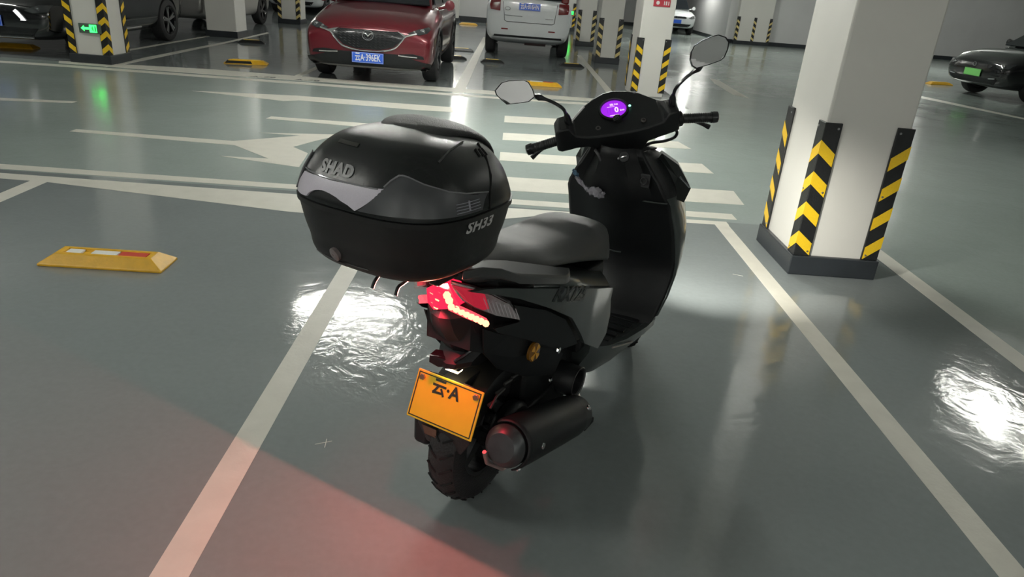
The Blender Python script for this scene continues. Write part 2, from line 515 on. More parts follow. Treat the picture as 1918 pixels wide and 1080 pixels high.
# ---- wall-mounted signs
def exit_sign(x, y, z, w, label):
    s = empty('exit_sign', (x, y, z), 0, label, 'sign')
    h = w * .42
    b = NB(); box(b, (0, -.012, 0), (w, .024, h))
    obj('housing', b, mat('sign_housing', (.10, .13, .11), .3), s, smooth=False, bevel=.003)
    em = emis('exit_green', (.022, 1.0, .075), 6.0)
    y0 = -.026
    b = NB()
    a = w / 2
    prism(b, [(-a * .80, y0, 0), (-a * .50, y0, h * .30), (-a * .50, y0, h * .12), (-a * .05, y0, h * .12), (-a * .05, y0, -h * .12),
              (-a * .50, y0, -h * .12), (-a * .50, y0, -h * .30)], (0, .003, 0))
    obj('arrow', b, em, s, smooth=False)
    b = NB(); box(b, (a * .30, y0 + .0015, 0), (a * .66, .003, h * .8))
    obj('lit_panel', b, em, s, smooth=False)
    b = NB()   # running figure and doorway, dark against the lit panel
    k = h * .8
    def dark(pts): prism(b, [(a * .30 + px * k, y0 - .001, pz * k) for px, pz in pts], (0, .002, 0))
    dark([(-.10, .26), (.0, .30), (.06, .22), (0, .14), (-.08, .17)])
    dark([(-.22, .10), (-.02, .14), (.06, .02), (-.02, -.06), (-.10, .02), (-.22, .03)])
    dark([(-.04, -.04), (.06, -.10), (.16, -.32), (.08, -.34), (0, -.14), (-.16, -.24), (-.20, -.18)])
    dark([(.24, .34), (.38, .34), (.38, -.36), (.24, -.36)])
    obj('running_figure', b, mat('sign_dark', (.01, .06, .03), .4), s, smooth=False)
    return s
exit_sign(-5.80, 10.245, .465, .30, 'lit green exit sign with arrow on the left column')
exit_sign(1.90, 25.99, .60, .30, 'lit green exit sign on the far column beside the white car')
s = empty('red_sign', (2.135, 11.145, 1.345), 0, 'small red rectangular sign with white print on a white column', 'sign')
b = NB(); box(b, (0, -.004, 0), (.245, .008, .10)); obj('plate', b, mat('sign_red', (.42, .03, .05), .4), s, smooth=False)
pieces('print', [lambda b: lathe(b, [(0, 0), (0, .026), (.002, .026), (.002, 0)], (-.06, -.0085, 0), (0, -1, 0), 16)] +
       [lambda b, x=x, w=w: box(b, (x, -.009, 0), (w, .002, .052)) for x, w in ((.035, .012), (.065, .02), (.098, .012))], 'white', s, smooth=False)

# ---- wheel stops
def wheel_stop(x, y, rz, L, label, style='full', group=None):
    o = empty('wheel_stop', (x, y, 0), rz, label, 'wheel stop', group)
    w, h, a, d = .20, .058, .07, .05
    bt = [(-L/2, -w/2), (L/2, -w/2), (L/2, w/2), (-L/2, w/2)]
    tp = [(-L/2 + a, -w/2 + d), (L/2 - a, -w/2 + d), (L/2 - a, w/2 - d), (-L/2 + a, w/2 - d)]
    b = NB()
    inn = [(-L/2 + a + .03, -w/2 + d + .02), (L/2 - a - .03, -w/2 + d + .02), (L/2 - a - .03, w/2 - d - .02), (-L/2 + a + .03, w/2 - d - .02)]
    rows = [[(p[0], p[1], 0.0) for p in bt], [(p[0], p[1], .012) for p in bt], [(p[0], p[1], h) for p in tp], [(p[0], p[1], h) for p in inn],
            [(p[0], p[1], h - .012) for p in inn]]
    V = grid(b, rows, close_u=True)
    b.faces.new(V[-1]); b.faces.new(V[0][::-1])
    bodym = 'stop' if style != 'dark' else 'rubber'
    obj('body', b, bodym, o, smooth=False, bevel=.004)
    x0, x1 = inn[0][0], inn[1][0]
    yw = inn[2][1] - inn[0][1]
    def strip(name, f0, f1, m):
        b = NB(); box(b, (x0 + (x1 - x0) * (f0 + f1) / 2, 0, h - (.008 if style == 'full' else -.001)), ((x1 - x0) * (f1 - f0), yw * (.94 if style == 'full' else 1.25), .008))
        obj(name, b, m, o, smooth=False)
    if style == 'full':
        strip('reflector', .02, .20, 'white'); strip('reflector', .32, .63, 'white'); strip('reflector', .65, .98, 'red_film')
    elif style == 'half':
        strip('reflector', .05, .52, 'white'); strip('reflector', .55, .9, 'red_film')
    else:
        strip('reflector', .03, .97, 'band')
    if style == 'pads':
        b = NB()
        for sx in (-.5,):
            prism(b, [(-L/2 + .02, -w/2 - .003, .012), (L/2 - .22, -w/2 - .003, .012), (L/2 - .25, -w/2 + d - .006, h - .006), (-L/2 + .05, -w/2 + d - .006, h - .006)], (0, .012, 0))
        obj('rubber_face', b, 'rubber', o, smooth=False)
    return o
wheel_stop(-2.02, 3.40, .02, .62, 'yellow wheel stop with white and red strips on the bay floor left of the scooter')
wheel_stop(-4.12, 11.42, .2, .64, 'yellow wheel stop with black face in the empty bay left of the red car', 'pads')
wheel_stop(-5.08, 14.45, .2, .50, 'black wheel stop with a thin yellow strip beside the plain grey column', 'dark')
wheel_stop(.50, 11.5, .06, .62, 'flat yellow wheel stop with red strip just above the left scooter mirror', 'half')
wheel_stop(-.38, 14.3, .08, .46, 'black and yellow wheel stop near the left rear wheel of the white car', 'dark')
wheel_stop(1.19, 14.66, .08, .50, 'black and yellow wheel stop near the right rear wheel of the white car', 'dark')
wheel_stop(-1.12, 16.1, .08, .55, 'far black wheel stop at the bay line beside the red car', 'dark')
wheel_stop(-1.16, 14.42, .08, .55, 'near black wheel stop at the bay line beside the red car', 'dark')
wheel_stop(-1.55, 25.3, .08, .62, 'distant yellow wheel stop against the back wall', 'plain')
wheel_stop(9.9, 16.9, .2, .6, 'worn yellow wheel stop beyond the nose of the black car with the green plate', 'plain')
wheel_stop(-7.55, 11.25, .05, .6, 'yellow wheel stop under the bumper of the black car at far left', 'plain')

# ---- fluorescent tubes under the ceiling (out of frame; some set by floor glints, others added as fill)
for i, (x, y, z, rz, L, w) in enumerate(TUBES_AND_FILL):
    t = empty('tube_and_fill_light', (x, y, z), rz, 'slim white fluorescent batten hung under the ceiling, several of the set added as fill', 'light', 'fluorescent battens under the ceiling')
    b = NB(); box(b, (0, 0, .045), (L + .06, .07, .04)); obj('batten', b, 'white', t, smooth=False)
    b = NB(); tube(b, [(-L/2, 0, 0), (L/2, 0, 0)], .016, 10)
    A = 2 * PI * .016 * L
    m = emis('tube_glow_%d' % i, (1.0, 1.0, .93), TUBE_W * w / (PI * A) * 2 ** EXPO)
    obj('tube', b, m, t)
    for sx in (-1, 1):
        b = NB(); box(b, (sx * (L/2 + .01), 0, .012), (.02, .03, .045)); obj('holder', b, 'white', t, smooth=False)
        b = NB(); tube(b, [(sx * L * .4, 0, .06), (sx * L * .4, 0, ZC - z)], .004, 6); obj('hanger', b, 'white', t, smooth=False)

# ================================================================ CARS
def make_wheel(r, w, spokes):
    b = NB()
    prof = [(-w/2 + .02, r * .66), (-w/2, r * .72), (-w/2, r * .88), (-w/2 + .02, r * .975), (-w * .25, r), (w * .25, r), (w/2 - .02, r * .975), (w/2, r * .88), (w/2, r * .72), (w/2 - .02, r * .66)]
    lathe(b, prof, (0, 0, 0), (0, 1, 0), 32)
    ty = obj('wheel', b, 'tyre')
    b = NB()
    lathe(b, [(-w * .3, r * .1), (-w * .3, r * .66), (w/2 - .015, r * .68), (w/2 - .005, r * .66), (w/2 - .03, r * .60)], (0, 0, 0), (0, 1, 0), 32, 1)
    lathe(b, [(w * .1, r * .16), (w/2 - .03, r * .15), (w/2 - .022, r * .10), (w/2 - .022, 0)], (0, 0, 0), (0, 1, 0), 16)
    for k in range(spokes):
        for da in (-.13, .13):
            a = 2 * PI * k / spokes
            ca, sa = math.cos(a + da), math.sin(a + da)
            c0, s0 = math.cos(a + da * .4), math.sin(a + da * .4)
            p0 = Vector((s0 * r * .10, w/2 - .04, c0 * r * .10)); p1 = Vector((sa * r * .63, w/2 - .03, ca * r * .63))
            n = Vector((c0, 0, -s0)) * r * .045
            prism(b, [p0 - n, p1 - n, p1 + n, p0 + n], (0, .018, 0))
    ri = obj('rim', b, ['alloy', 'blackg'], ty, smooth=False)
    return ty
WH = [make_wheel(.34, .22, 5)]

def place_wheel(car, x, y, r):
    s = r / .34
    t = bpy.data.objects.new('wheel', WH[0].data); link(t, car)
    t.location = (x, y, r); t.scale = (s, s, s)
    t.rotation_euler = (0, random.uniform(0, 1.2), 0 if y > 0 else PI)
    rm = bpy.data.objects.new('rim', WH[0].children[0].data); link(rm, t)
    return t

def car_shell(car, st, axles, wr, hw, m, cabin):
    """st: stations (x, z bottom, z shoulder, z top, half widths low / shoulder / top)."""
    b = NB()
    rings = []
    for x, zb, zs, zt, wl, ws, wt in st:
        h = [(0, zb), (wl * .75, zb), (wl, zb + .06), (ws * .985, (zb + zs) * .5), (ws, zs), (ws * .97, zs + (zt - zs) * .35), (wt, zt - .015), (wt * .55, zt + .008), (0, zt + .02)]
        ring = [(x, y, z) for y, z in h] + [(x, -y, z) for y, z in h[-2:0:-1]]
        rings.append(ring)
    loft(b, rings)
    o = obj('body', b, [m, 'blackp'], car, subsurf=2)
    cut = NB()
    for ax in axles:
        for sy in (-1, 1):
            lathe(cut, [(-.17, 0), (-.17, wr * 1.13), (.3, wr * 1.13), (.3, 0)], (ax, sy * (hw - .12), wr * 1.0), (0, sy, 0), 28)
    co = obj('cutter', cut, 'blackp', smooth=False)
    co.parent = car
    md = o.modifiers.new('arches', 'BOOLEAN'); md.operation = 'DIFFERENCE'; md.object = co; md.solver = 'EXACT'
    md.material_mode = 'TRANSFER'
    dg = bpy.context.evaluated_depsgraph_get(); dg.update()
    me = bpy.data.meshes.new_from_object(o.evaluated_get(dg))
    old = o.data; o.modifiers.clear(); o.data = me; me.name = 'body'
    me.set_sharp_from_angle(angle=math.radians(35))
    bpy.data.objects.remove(co); bpy.data.meshes.remove(old)
    tb = bmesh.new(); tb.from_mesh(me); bvh = BVHTree.FromBMesh(tb); tb.free()
    # cabin: pillars and roof in body colour, panes let into the openings
    xb, xf, xr, xe, zb, zr, wb, wr_, roofm = cabin
    b = NB()
    B = {}
    def pt(x, side, top):
        return Vector((x, side * (wr_ if top else wb), zr if top else zb))
    rows = []
    for k, (xl, xt) in enumerate(((xb, xf), (xe, xr))):
        for s in (-1, 1): B[k, s, 0] = pt(xl, s, False); B[k, s, 1] = pt(xt, s, True)
    rings = [[B[0, -1, 0], B[0, 1, 0], B[1, 1, 0], B[1, -1, 0]], [B[0, -1, 1], B[0, 1, 1], B[1, 1, 1], B[1, -1, 1]],
             [B[0, -1, 1] + Vector((-.15, .14, .05)), B[0, 1, 1] + Vector((-.15, -.14, .05)), B[1, 1, 1] + Vector((.15, -.14, .05)), B[1, -1, 1] + Vector((.15, .14, .05))]]
    rings[0] = [p - Vector((0, 0, .12)) for p in rings[0]]
    loft(b, rings)
    obj('cabin', b, roofm, car, bevel=.03)
    def pane(a, bb, c, d, ins, name, off):
        q = [Vector(p) for p in (a, bb, c, d)]
        ce = sum(q, Vector()) / 4
        n = (q[1] - q[0]).cross(q[2] - q[1]).normalized()
        if n.dot(ce - Vector((0, 0, 1.0))) < 0: n = -n
        q = [ce + (p - ce) * ins + n * off for p in q]
        b = NB(); prism(b, q, n * -.02)
        obj(name, b, 'glass', car, smooth=False)
    pane(B[0, -1, 0], B[0, 1, 0], B[0, 1, 1], B[0, -1, 1], .93, 'windshield', .012)
    pane(B[1, -1, 0], B[1, 1, 0], B[1, 1, 1], B[1, -1, 1], .90, 'rear_window', .012)
    for s in (-1, 1):
        lo = [B[0, s, 0].lerp(B[1, s, 0], t) for t in (.08, .47, .51, .93)]
        hi = [B[0, s, 1].lerp(B[1, s, 1], t) for t in (.02, .50, .54, .95)]
        pane(lo[0], lo[1], hi[1], hi[0], .92, 'side_window', .012)
        pane(lo[2], lo[3], hi[3], hi[2], .92, 'side_window', .012)
    for ax in axles:
        for sy in (-1, 1): place_wheel(car, ax, sy * (hw - .115), wr)
    return bvh

def face_map(bvh, front=True):
    def f(y, z, lift=0.0):
        h = bvh.ray_cast(Vector((5 if front else -5, y, z)), Vector((-1 if front else 1, 0, 0)))
        x = h[0].x if h[0] else 0
        if h[0] is None or (x < 1.2 if front else x > -1.2):
            z2 = z
            for dz in (.03, -.03, .06, -.06, .1):
                h = bvh.ray_cast(Vector((5 if front else -5, y * .97, z + dz)), Vector((-1 if front else 1, 0, 0)))
                if h[0]: x = h[0].x; break
        return Vector((x + (lift if front else -lift), y, z))
    return f
def side_map(bvh, s):
    def f(x, z, lift=0.0):
        h = bvh.ray_cast(Vector((x, s * 3, z)), Vector((0, -s, 0)))
        y = h[0].y if h[0] else s * .85
        return Vector((x, y + s * lift, z))
    return f

def front_part(car, name, poly, m, fm, thick=.01, both=False, ml=.08):
    for s in ((1, -1) if both else (1,)):
        b = poly_patch([(p[0] * s, p[1]) for p in poly], fm, ml, thick)
        o = obj(name, b, m, car)
    return o

def front_bar(car, name, pts, r, m, fm, both=False, lift=.004):
    for s in ((1, -1) if both else (1,)):
        b = NB(); tube(b, [fm(p[0] * s, p[1], lift) for p in pts], r, 8)
        o = obj(name, b, m, car)
    return o

BLUE = mat('plate_blue', (.03, .12, .62), .35, noise=.05)
GREENP = mat('plate_green', (.20, .62, .16), .35, noise=.05)
YELP = mat('plate_yellow', (.92, .60, .025), .4, noise=.05)
def plate(car, o, u, v, text, m, tm, w=.44, h=.14, squeeze=.62, size=.125):
    fm = plane_map(o, u, v)
    b = NB()
    c = [fm(x, z, 0) for x, z in ((-w/2, -h/2), (w/2, -h/2), (w/2, h/2), (-w/2, h/2))]
    n = fm(0, 0, 1) - fm(0, 0, 0)
    prism(b, c, n * .006)
    p = obj('license_plate', b, m, car, smooth=False, bevel=.004)
    b = NB()
    e = .006
    for x0, x1, z0, z1 in ((-w/2 + e, w/2 - e, h/2 - e - .003, h/2 - e), (-w/2 + e, w/2 - e, -h/2 + e, -h/2 + e + .003), (-w/2 + e, -w/2 + e + .003, -h/2 + e, h/2 - e), (w/2 - e - .003, w/2 - e, -h/2 + e, h/2 - e)):
        prism(b, [fm(x, z, .0062) for x, z in ((x0, z0), (x1, z0), (x1, z1), (x0, z1))], n * .001)
    obj('plate_border', b, tm, p, smooth=False)
    if text:
        tb = text_bm(text, size, lambda a, c: fm(a, c, .0075), bold=.0022, squeeze=squeeze)
        obj('lettering', tb, tm, p, smooth=False)
    return p

LAMP = mat('lamp_glass', (.03, .034, .036), .12, coat=.4, noise=.2, nscale=25)
REDLAMP = mat('red_lamp_glass', (.16, .010, .012), .12, coat=.6, noise=.3, nscale=25)

# ---- red SUV, nose towards us
RED = mat('red_car_paint', (.125, .006, .014), .30, metal=.35, coat=1.0, noise=.08, nscale=120)
car = empty('car', (-2.0, 12.42, 0), -PI / 2, 'dark red SUV parked nose out with a blue plate', 'car')
st = [(2.16, .27, .55, .70, .68, .76, .54), (2.13, .22, .60, .74, .80, .85, .64), (2.0, .19, .66, .82, .87, .89, .72), (1.75, .18, .72, .90, .88, .905, .75), (1.25, .2, .80, .99, .87, .91, .75),
      (.9, .2, .86, 1.05, .87, .91, .76), (0, .2, .86, 1.02, .87, .905, .80), (-1.2, .2, .88, 1.04, .87, .91, .80), (-1.8, .24, .88, 1.04, .86, .90, .78), (-2.1, .32, .82, 1.0, .78, .84, .70), (-2.18, .40, .75, .92, .68, .74, .6)]
bv = car_shell(car, st, (1.33, -1.33), .345, .905, RED, (1.02, .25, -1.35, -1.98, 1.03, 1.53, .76, .60, RED))
fm = face_map(bv)
front_part(car, 'lower_bumper', [(-.85, .235), (.85, .235), (.87, .32), (.5, .335), (.40, .43), (-.40, .43), (-.5, .335), (-.87, .32)], 'blackp', fm, .012)
front_part(car, 'bumper_lip', [(-.80, .215), (.80, .215), (.82, .245), (-.82, .245)], mat('grey_trim', (.12, .12, .12), .4), fm, .02)
gr = front_part(car, 'grille', [(-.40, .725), (.40, .725), (.50, .675), (.44, .60), (.34, .515), (.15, .472), (-.15, .472), (-.34, .515), (-.44, .60), (-.50, .675)], 'blackg', fm, .008)
b = NB()   # V-shaped mesh of the grille
for i in range(7):
    z0 = .50 + i * .033
    hw = min(.43, .20 + (z0 - .48) * 1.6)
    k = int(hw / .03)
    pts = [fm(j * .03, z0 + (.010 if j % 2 else -.006), .012) for j in range(-k, k + 1)]
    tube(b, pts, .0032, 4)
obj('grille_mesh', b, mat('dark_chrome', (.25, .26, .27), .25, metal=1.0), gr)['kind'] = 'stuff'
front_bar(car, 'grille_trim', curve_pts([(.66, .715, 0), (.52, .675, 0), (.455, .60, 0), (.35, .50, 0), (.16, .455, 0), (0, .448, 0), (-.16, .455, 0), (-.35, .50, 0), (-.455, .60, 0), (-.52, .675, 0), (-.66, .715, 0)], 5), .013, 'chrome', fm, lift=.012)
front_part(car, 'grille_wing', [(.40, .735), (.53, .685), (.70, .725), (.55, .70), (.50, .665)], 'chrome', fm, .016, True)
for s in (1, -1):
    hl = poly_patch([(s * .54, .715), (s * .66, .765), (s * .80, .80), (s * .835, .77), (s * .80, .725), (s * .70, .70)], fm, .06, .014)
    hl = obj('headlight', hl, LAMP, car)
    for y, r in ((.735, .034), (.63, .02)):
        b = NB(); lathe(b, [(0, r), (.006, r), (.006, r * .75), (.002, r * .6), (.006, 0)], fm(s * y, .748 if r > .03 else .735, .012), (1, 0, 0), 14)
        obj('lamp_ring', b, 'chrome', hl)
front_part(car, 'fog_recess', [(.42, .435), (.62, .45), (.76, .425), (.78, .385), (.52, .385)], 'blackp', fm, .01, True)
front_bar(car, 'fog_trim', [(.42, .418, 0), (.56, .41, 0), (.68, .408, 0)], .010, 'chrome', fm, True, .014)
b = NB(); e0 = fm(0, .655, .022)
tube(b, [e0 + Vector((0, math.cos(t) * .076, math.sin(t) * .062)) for t in [2 * PI * k / 24 for k in range(25)]], .008, 6, cap=False)
tube(b, [e0 + Vector(p) for p in ((0, -.066, .028), (0, -.03, .022), (0, 0, -.008), (0, .03, .022), (0, .066, .028))], [.006, .009, .011, .009, .006], 6)
tube(b, [e0 + Vector(p) for p in ((0, -.062, .02), (0, -.04, -.03), (0, 0, -.05), (0, .04, -.03), (0, .062, .02))], .004, 6)
obj('emblem', b, 'chrome', car)
front_bar(car, 'bonnet_edge', [(-.42, .742, 0), (-.2, .752, 0), (0, .755, 0), (.2, .752, 0), (.42, .742, 0)], .006, RED, fm)
p0 = fm(0, .36, .03)
plate(car, (p0.x + .01, 0, .36), (0, 1, 0), (0, 0, 1), '云A·396EK', BLUE, 'white')
for s in (1, -1):
    sm = side_map(bv, s)
    b = poly_patch([(-.88, .21), (.86, .21), (.84, .33), (-.86, .33)], sm, .2, .012); obj('sill_cladding', b, 'blackp', car)
    for ax in (1.33, -1.33):
        b = NB(); tube(b, [sm(ax + math.cos(t) * .41, .345 + math.sin(t) * .41, .0) for t in [PI * (k / 14 * 1.06 - .03) for k in range(15)]], .022, 6)
        obj('arch_trim', b, 'blackp', car)
    m_ = NB()
    lathe(m_, [(-.06, 0), (-.055, .05), (0, .075), (.05, .075), (.055, 0)], (.62, s * .98, 1.06), (1, 0, 0), 12)
    tube(m_, [(.60, s * .80, 1.0), (.61, s * .93, 1.03)], .02, 8)
    obj('side_mirror', m_, RED, car)
    for xx in (.78, -.28):
        b = NB(); tube(b, [sm(xx, .33, .001), sm(xx, .6, .001), sm(xx, .95, .001)], .004, 5); obj('door_seam', b, 'blackp', car)

# ---- white SUV, tail towards us
WHT = mat('white_car_paint', (.62, .65, .66), .25, coat=.8, noise=.03)
car = empty('car', (.29, 17.72, 0), PI / 2, 'white SUV parked tail out with a blue plate on its hatch', 'car')
st = [(2.15, .34, .6, .75, .6, .7, .5), (2.0, .24, .68, .86, .82, .86, .68), (1.3, .2, .82, .98, .87, .91, .75), (.9, .2, .88, 1.04, .87, .91, .76), (-.2, .2, .9, 1.04, .87, .91, .8), (-1.4, .22, .94, 1.12, .87, .91, .82),
      (-1.9, .28, .96, 1.15, .86, .90, .82), (-2.1, .36, .92, 1.15, .82, .88, .80), (-2.15, .40, .80, 1.13, .79, .85, .77)]
bv = car_shell(car, st, (1.32, -1.28), .34, .905, WHT, (1.05, .3, -1.85, -2.08, 1.13, 1.70, .80, .66, WHT))
fm = face_map(bv, False)
seam = [(-.57, 1.08), (-.53, .72), (-.48, .70), (.44, .70), (.50, .72), (.55, 1.08)]
front_bar(car, 'hatch_seam', [(p[0], p[1], 0) for p in seam], .007, 'blackp', fm, lift=-.001)
for s in (1, -1):
    b = poly_patch([(s * .60, .90), (s * .80, .92), (s * .82, 1.0), (s * .80, 1.11), (s * .60, 1.11)], fm, .06, .03)
    tl = obj('tail_light', b, REDLAMP, car)
    b = NB(); box(b, (-2.06, s * .72, 1.22), (.09, .16, .22)); obj('upper_tail_light', b, REDLAMP, tl, bevel=.03)
    front_part(car, 'reflector', [(s * .42, .545), (s * .56, .545), (s * .56, .57), (s * .42, .57)], REDLAMP, fm, .008)
front_part(car, 'lower_valance', [(-.72, .40), (.72, .40), (.70, .44), (-.70, .44)], 'blackp', fm, .02)
p0 = fm(0, .98, .02)
plate(car, (-2.185, 0, 1.01), (0, -1, 0), (0, 0, 1), '云A·816HN', BLUE, 'white')
b = NB()
tube(b, [Vector((-2.165, .45, .955)) + Vector((0, math.cos(t) * .055, math.sin(t) * .03)) for t in [2 * PI * k / 18 for k in range(19)]], .007, 6, cap=False)
obj('emblem', b, 'chrome', car)
front_bar(car, 'chrome_strip', [(.50, .825, 0), (.3, .82, 0), (.14, .818, 0)], .008, 'chrome', fm)
front_bar(car, 'badge', [(-.34, .80, 0), (-.50, .80, 0)], .007, 'steel', fm)
b = NB(); tube(b, [(-1.8, -.40, .31), (-1.8, .05, .31)], .075, 12); tube(b, [(-1.8, .0, .31), (1.0, .1, .28)], .03, 8); obj('exhaust', b, mat('rusty_steel', (.04, .022, .022), .6), car)
b = NB(); box(b, (-1.28, 0, .33), (.12, 1.5, .09)); obj('axle', b, 'blackp', car, smooth=False)
b = NB(); box(b, (.3, 0, .28), (2.6, 1.2, .06)); obj('underbody', b, 'blackp', car, smooth=False)
b = NB(); box(b, (-1.98, 0, 1.68), (.22, 1.1, .035)); obj('spoiler', b, WHT, car, bevel=.012)

def simple_car(name_label, loc, rz, m, L=4.4, hw=.88, zh=.92, roof=1.48, front=True, plate_m=None, text='', suv=0.0, wr=.33, wb=1.33, extra=None):
    car = empty('car', loc, rz, name_label, 'car')
    k = L / 2
    st = [(k, .34, .52, .66, hw * .66, hw * .76, hw * .55), (k - .05, .28, .58, .72, hw * .82, hw * .89, hw * .68), (k - .2, .22, .64, .78 + suv * .3, hw * .91, hw * .96, hw * .78),
          (k - .55, .2, .70, .84 + suv * .6, hw * .95, hw * .995, hw * .82), (.95, .2, zh - .14, zh, hw * .96, hw, hw * .84), (0, .2, zh - .10, zh + .02, hw * .96, hw, hw * .88), (-1.2, .2, zh - .08, zh + .04, hw * .96, hw, hw * .88),
          (-k + .35, .24, zh - .10, zh + .02, hw * .94, hw * .98, hw * .86), (-k + .08, .32, zh - .16, zh - .02, hw * .88, hw * .92, hw * .8), (-k, .40, zh - .26, zh - .1, hw * .78, hw * .84, hw * .7)]
    bv = car_shell(car, st, (wb, -wb), wr, hw, m, (1.05, .25, -1.2, -k + .3, zh + .01, roof, hw * .84, hw * .66, m))
    fm, bm_ = face_map(bv, True), face_map(bv, False)
    for s in (1, -1):
        b = poly_patch([(s * hw * .58, .63), (s * hw * .74, .70), (s * hw * .90, .71), (s * hw * .88, .62), (s * hw * .70, .60)], fm, .08, .014)
        hl = obj('headlight', b, LAMP, car)
        b = NB(); lathe(b, [(0, .032), (.005, .032), (.006, .02), (.003, 0)], fm(s * hw * .76, .655, .013), (1, 0, 0), 12); obj('lamp_ring', b, 'chrome', hl)
        b = poly_patch([(s * hw * .60, zh - .26), (s * hw * .86, zh - .24), (s * hw * .86, zh - .12), (s * hw * .6, zh - .14)], bm_, .08, .014)
        obj('tail_light', b, REDLAMP, car)
        sm = side_map(bv, s)
        b = NB(); lathe(b, [(-.05, 0), (-.05, .05), (.04, .07), (.05, 0)], (.68, s * (hw + .07), zh + .08), (1, 0, 0), 10); tube(b, [(.66, s * hw * .84, zh + .02), (.66, s * (hw + .04), zh + .06)], .018, 6)
        obj('side_mirror', b, m, car)
    g = front_part(car, 'grille', [(-hw * .45, .60), (hw * .45, .60), (hw * .50, .635), (hw * .42, .665), (-hw * .42, .665), (-hw * .5, .635)], 'blackg', fm, .01)
    front_part(car, 'lower_intake', [(-hw * .62, .29), (hw * .62, .29), (hw * .74, .40), (-hw * .74, .40)], 'blackp', fm, .01)
    b = NB(); e0 = fm(0, .635, .02); tube(b, [e0 + Vector((0, math.cos(t) * .045, math.sin(t) * .035)) for t in [2 * PI * j / 16 for j in range(17)]], .007, 6, cap=False)
    obj('emblem', b, 'chrome', car)
    if plate_m:
        p0 = fm(0, .47, .0)
        plate(car, (p0.x + .016, 0, .48), (0, 1, 0), (0, 0, 1), text, plate_m, 'white' if plate_m is BLUE else mat('plate_ink', (.02, .03, .02), .5))
        pr = bm_(0, .7, 0)
        plate(car, (pr.x - .012, 0, .70), (0, -1, 0), (0, 0, 1), text, plate_m, 'white' if plate_m is BLUE else MATS['plate_ink'])
    if extra: extra(car, bv, fm, bm_)
    return car

BLK = mat('black_car_paint', (.006, .007, .008), .12, coat=1.0, noise=.05)
SIL = mat('silver_car_paint', (.52, .51, .49), .28, metal=.5, coat=.8, noise=.03)
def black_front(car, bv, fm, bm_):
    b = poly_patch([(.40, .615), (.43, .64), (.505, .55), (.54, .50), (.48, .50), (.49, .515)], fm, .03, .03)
    obj('headlamp_glint', b, emis('glint_white', (1, 1, 1), 1.2), car)  # glow put in for a bright reflection on the headlamp
    front_bar(car, 'bumper_trim', [(-.55, .27, 0), (0, .265, 0), (.55, .27, 0)], .016, 'steel', fm, lift=.02)
    sm = side_map(bv, 1)
    b = NB(); tube(b, [sm(-1.0, .33, .01), sm(-.3, .30, .01), sm(.8, .29, .01)], .02, 6); obj('sill_trim', b, 'steel', car)
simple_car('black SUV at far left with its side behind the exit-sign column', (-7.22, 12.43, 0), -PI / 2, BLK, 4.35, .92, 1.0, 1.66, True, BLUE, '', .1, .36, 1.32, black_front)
simple_car('silver car parked behind the plain grey column', (-7.23, 17.75, 0), PI / 2, SIL, 4.3, .88, .95, 1.5, False, None, '', 0, .34, 1.33)
simple_car('distant white car behind the striped column left of the red car', (-6.95, 25.85, 0), -PI / 2, WHT, 4.4, .88, .92, 1.46, True, None)
def fit_front(car, bv, fm, bm_):
    front_part(car, 'lower_lip', [(-.5, .22), (.5, .22), (.54, .25), (-.54, .25)], 'blackp', fm, .01)
simple_car('small white hatchback by the back wall with a blue plate', (6.25, 31.25, 0), -PI / 2, WHT, 3.9, .84, .88, 1.5, True, BLUE, '', .05, .30, 1.23, fit_front)
hd = math.atan2(-.16, -.987)
F = Vector((9.30, 14.85, 0)); cc = F - Vector((math.cos(hd), math.sin(hd), 0)) * 2.2
def ev_front(car, bv, fm, bm_):
    front_bar(car, 'light_bar', [(.45, .40, 0), (.60, .415, 0)], .014, 'chrome', fm, True, .012)
simple_car('black saloon with a green plate beyond the near column', (cc.x, cc.y, 0), hd, BLK, 4.4, .89, .97, 1.52, True, GREENP, '', .16, .33, 1.36, ev_front)
for o in list(WH[0].children) + WH: bpy.data.objects.remove(o)

# ================================================================ SCOOTER (x forward, y left, z up, origin under the rear wheel)
sct = empty('scooter', (*(-0.0182, 1.837, 0)[:2], 0), math.radians(60), 'dark grey scooter on its centre stand with tail lamp and purple dash lit', 'scooter')
def part(name, bm, m, parent=None, **k): return obj(name, bm, m, parent or sct, **k)
def both(name, make, m, label=None, **k):
    """The same part on the right and, mirrored, on the left."""
    out = []
    for s in (1, -1):
        b = make()
        if s < 0:
            for v in b.verts: v.co.y = -v.co.y
        out.append(part(name, b, m, **k))
    return out

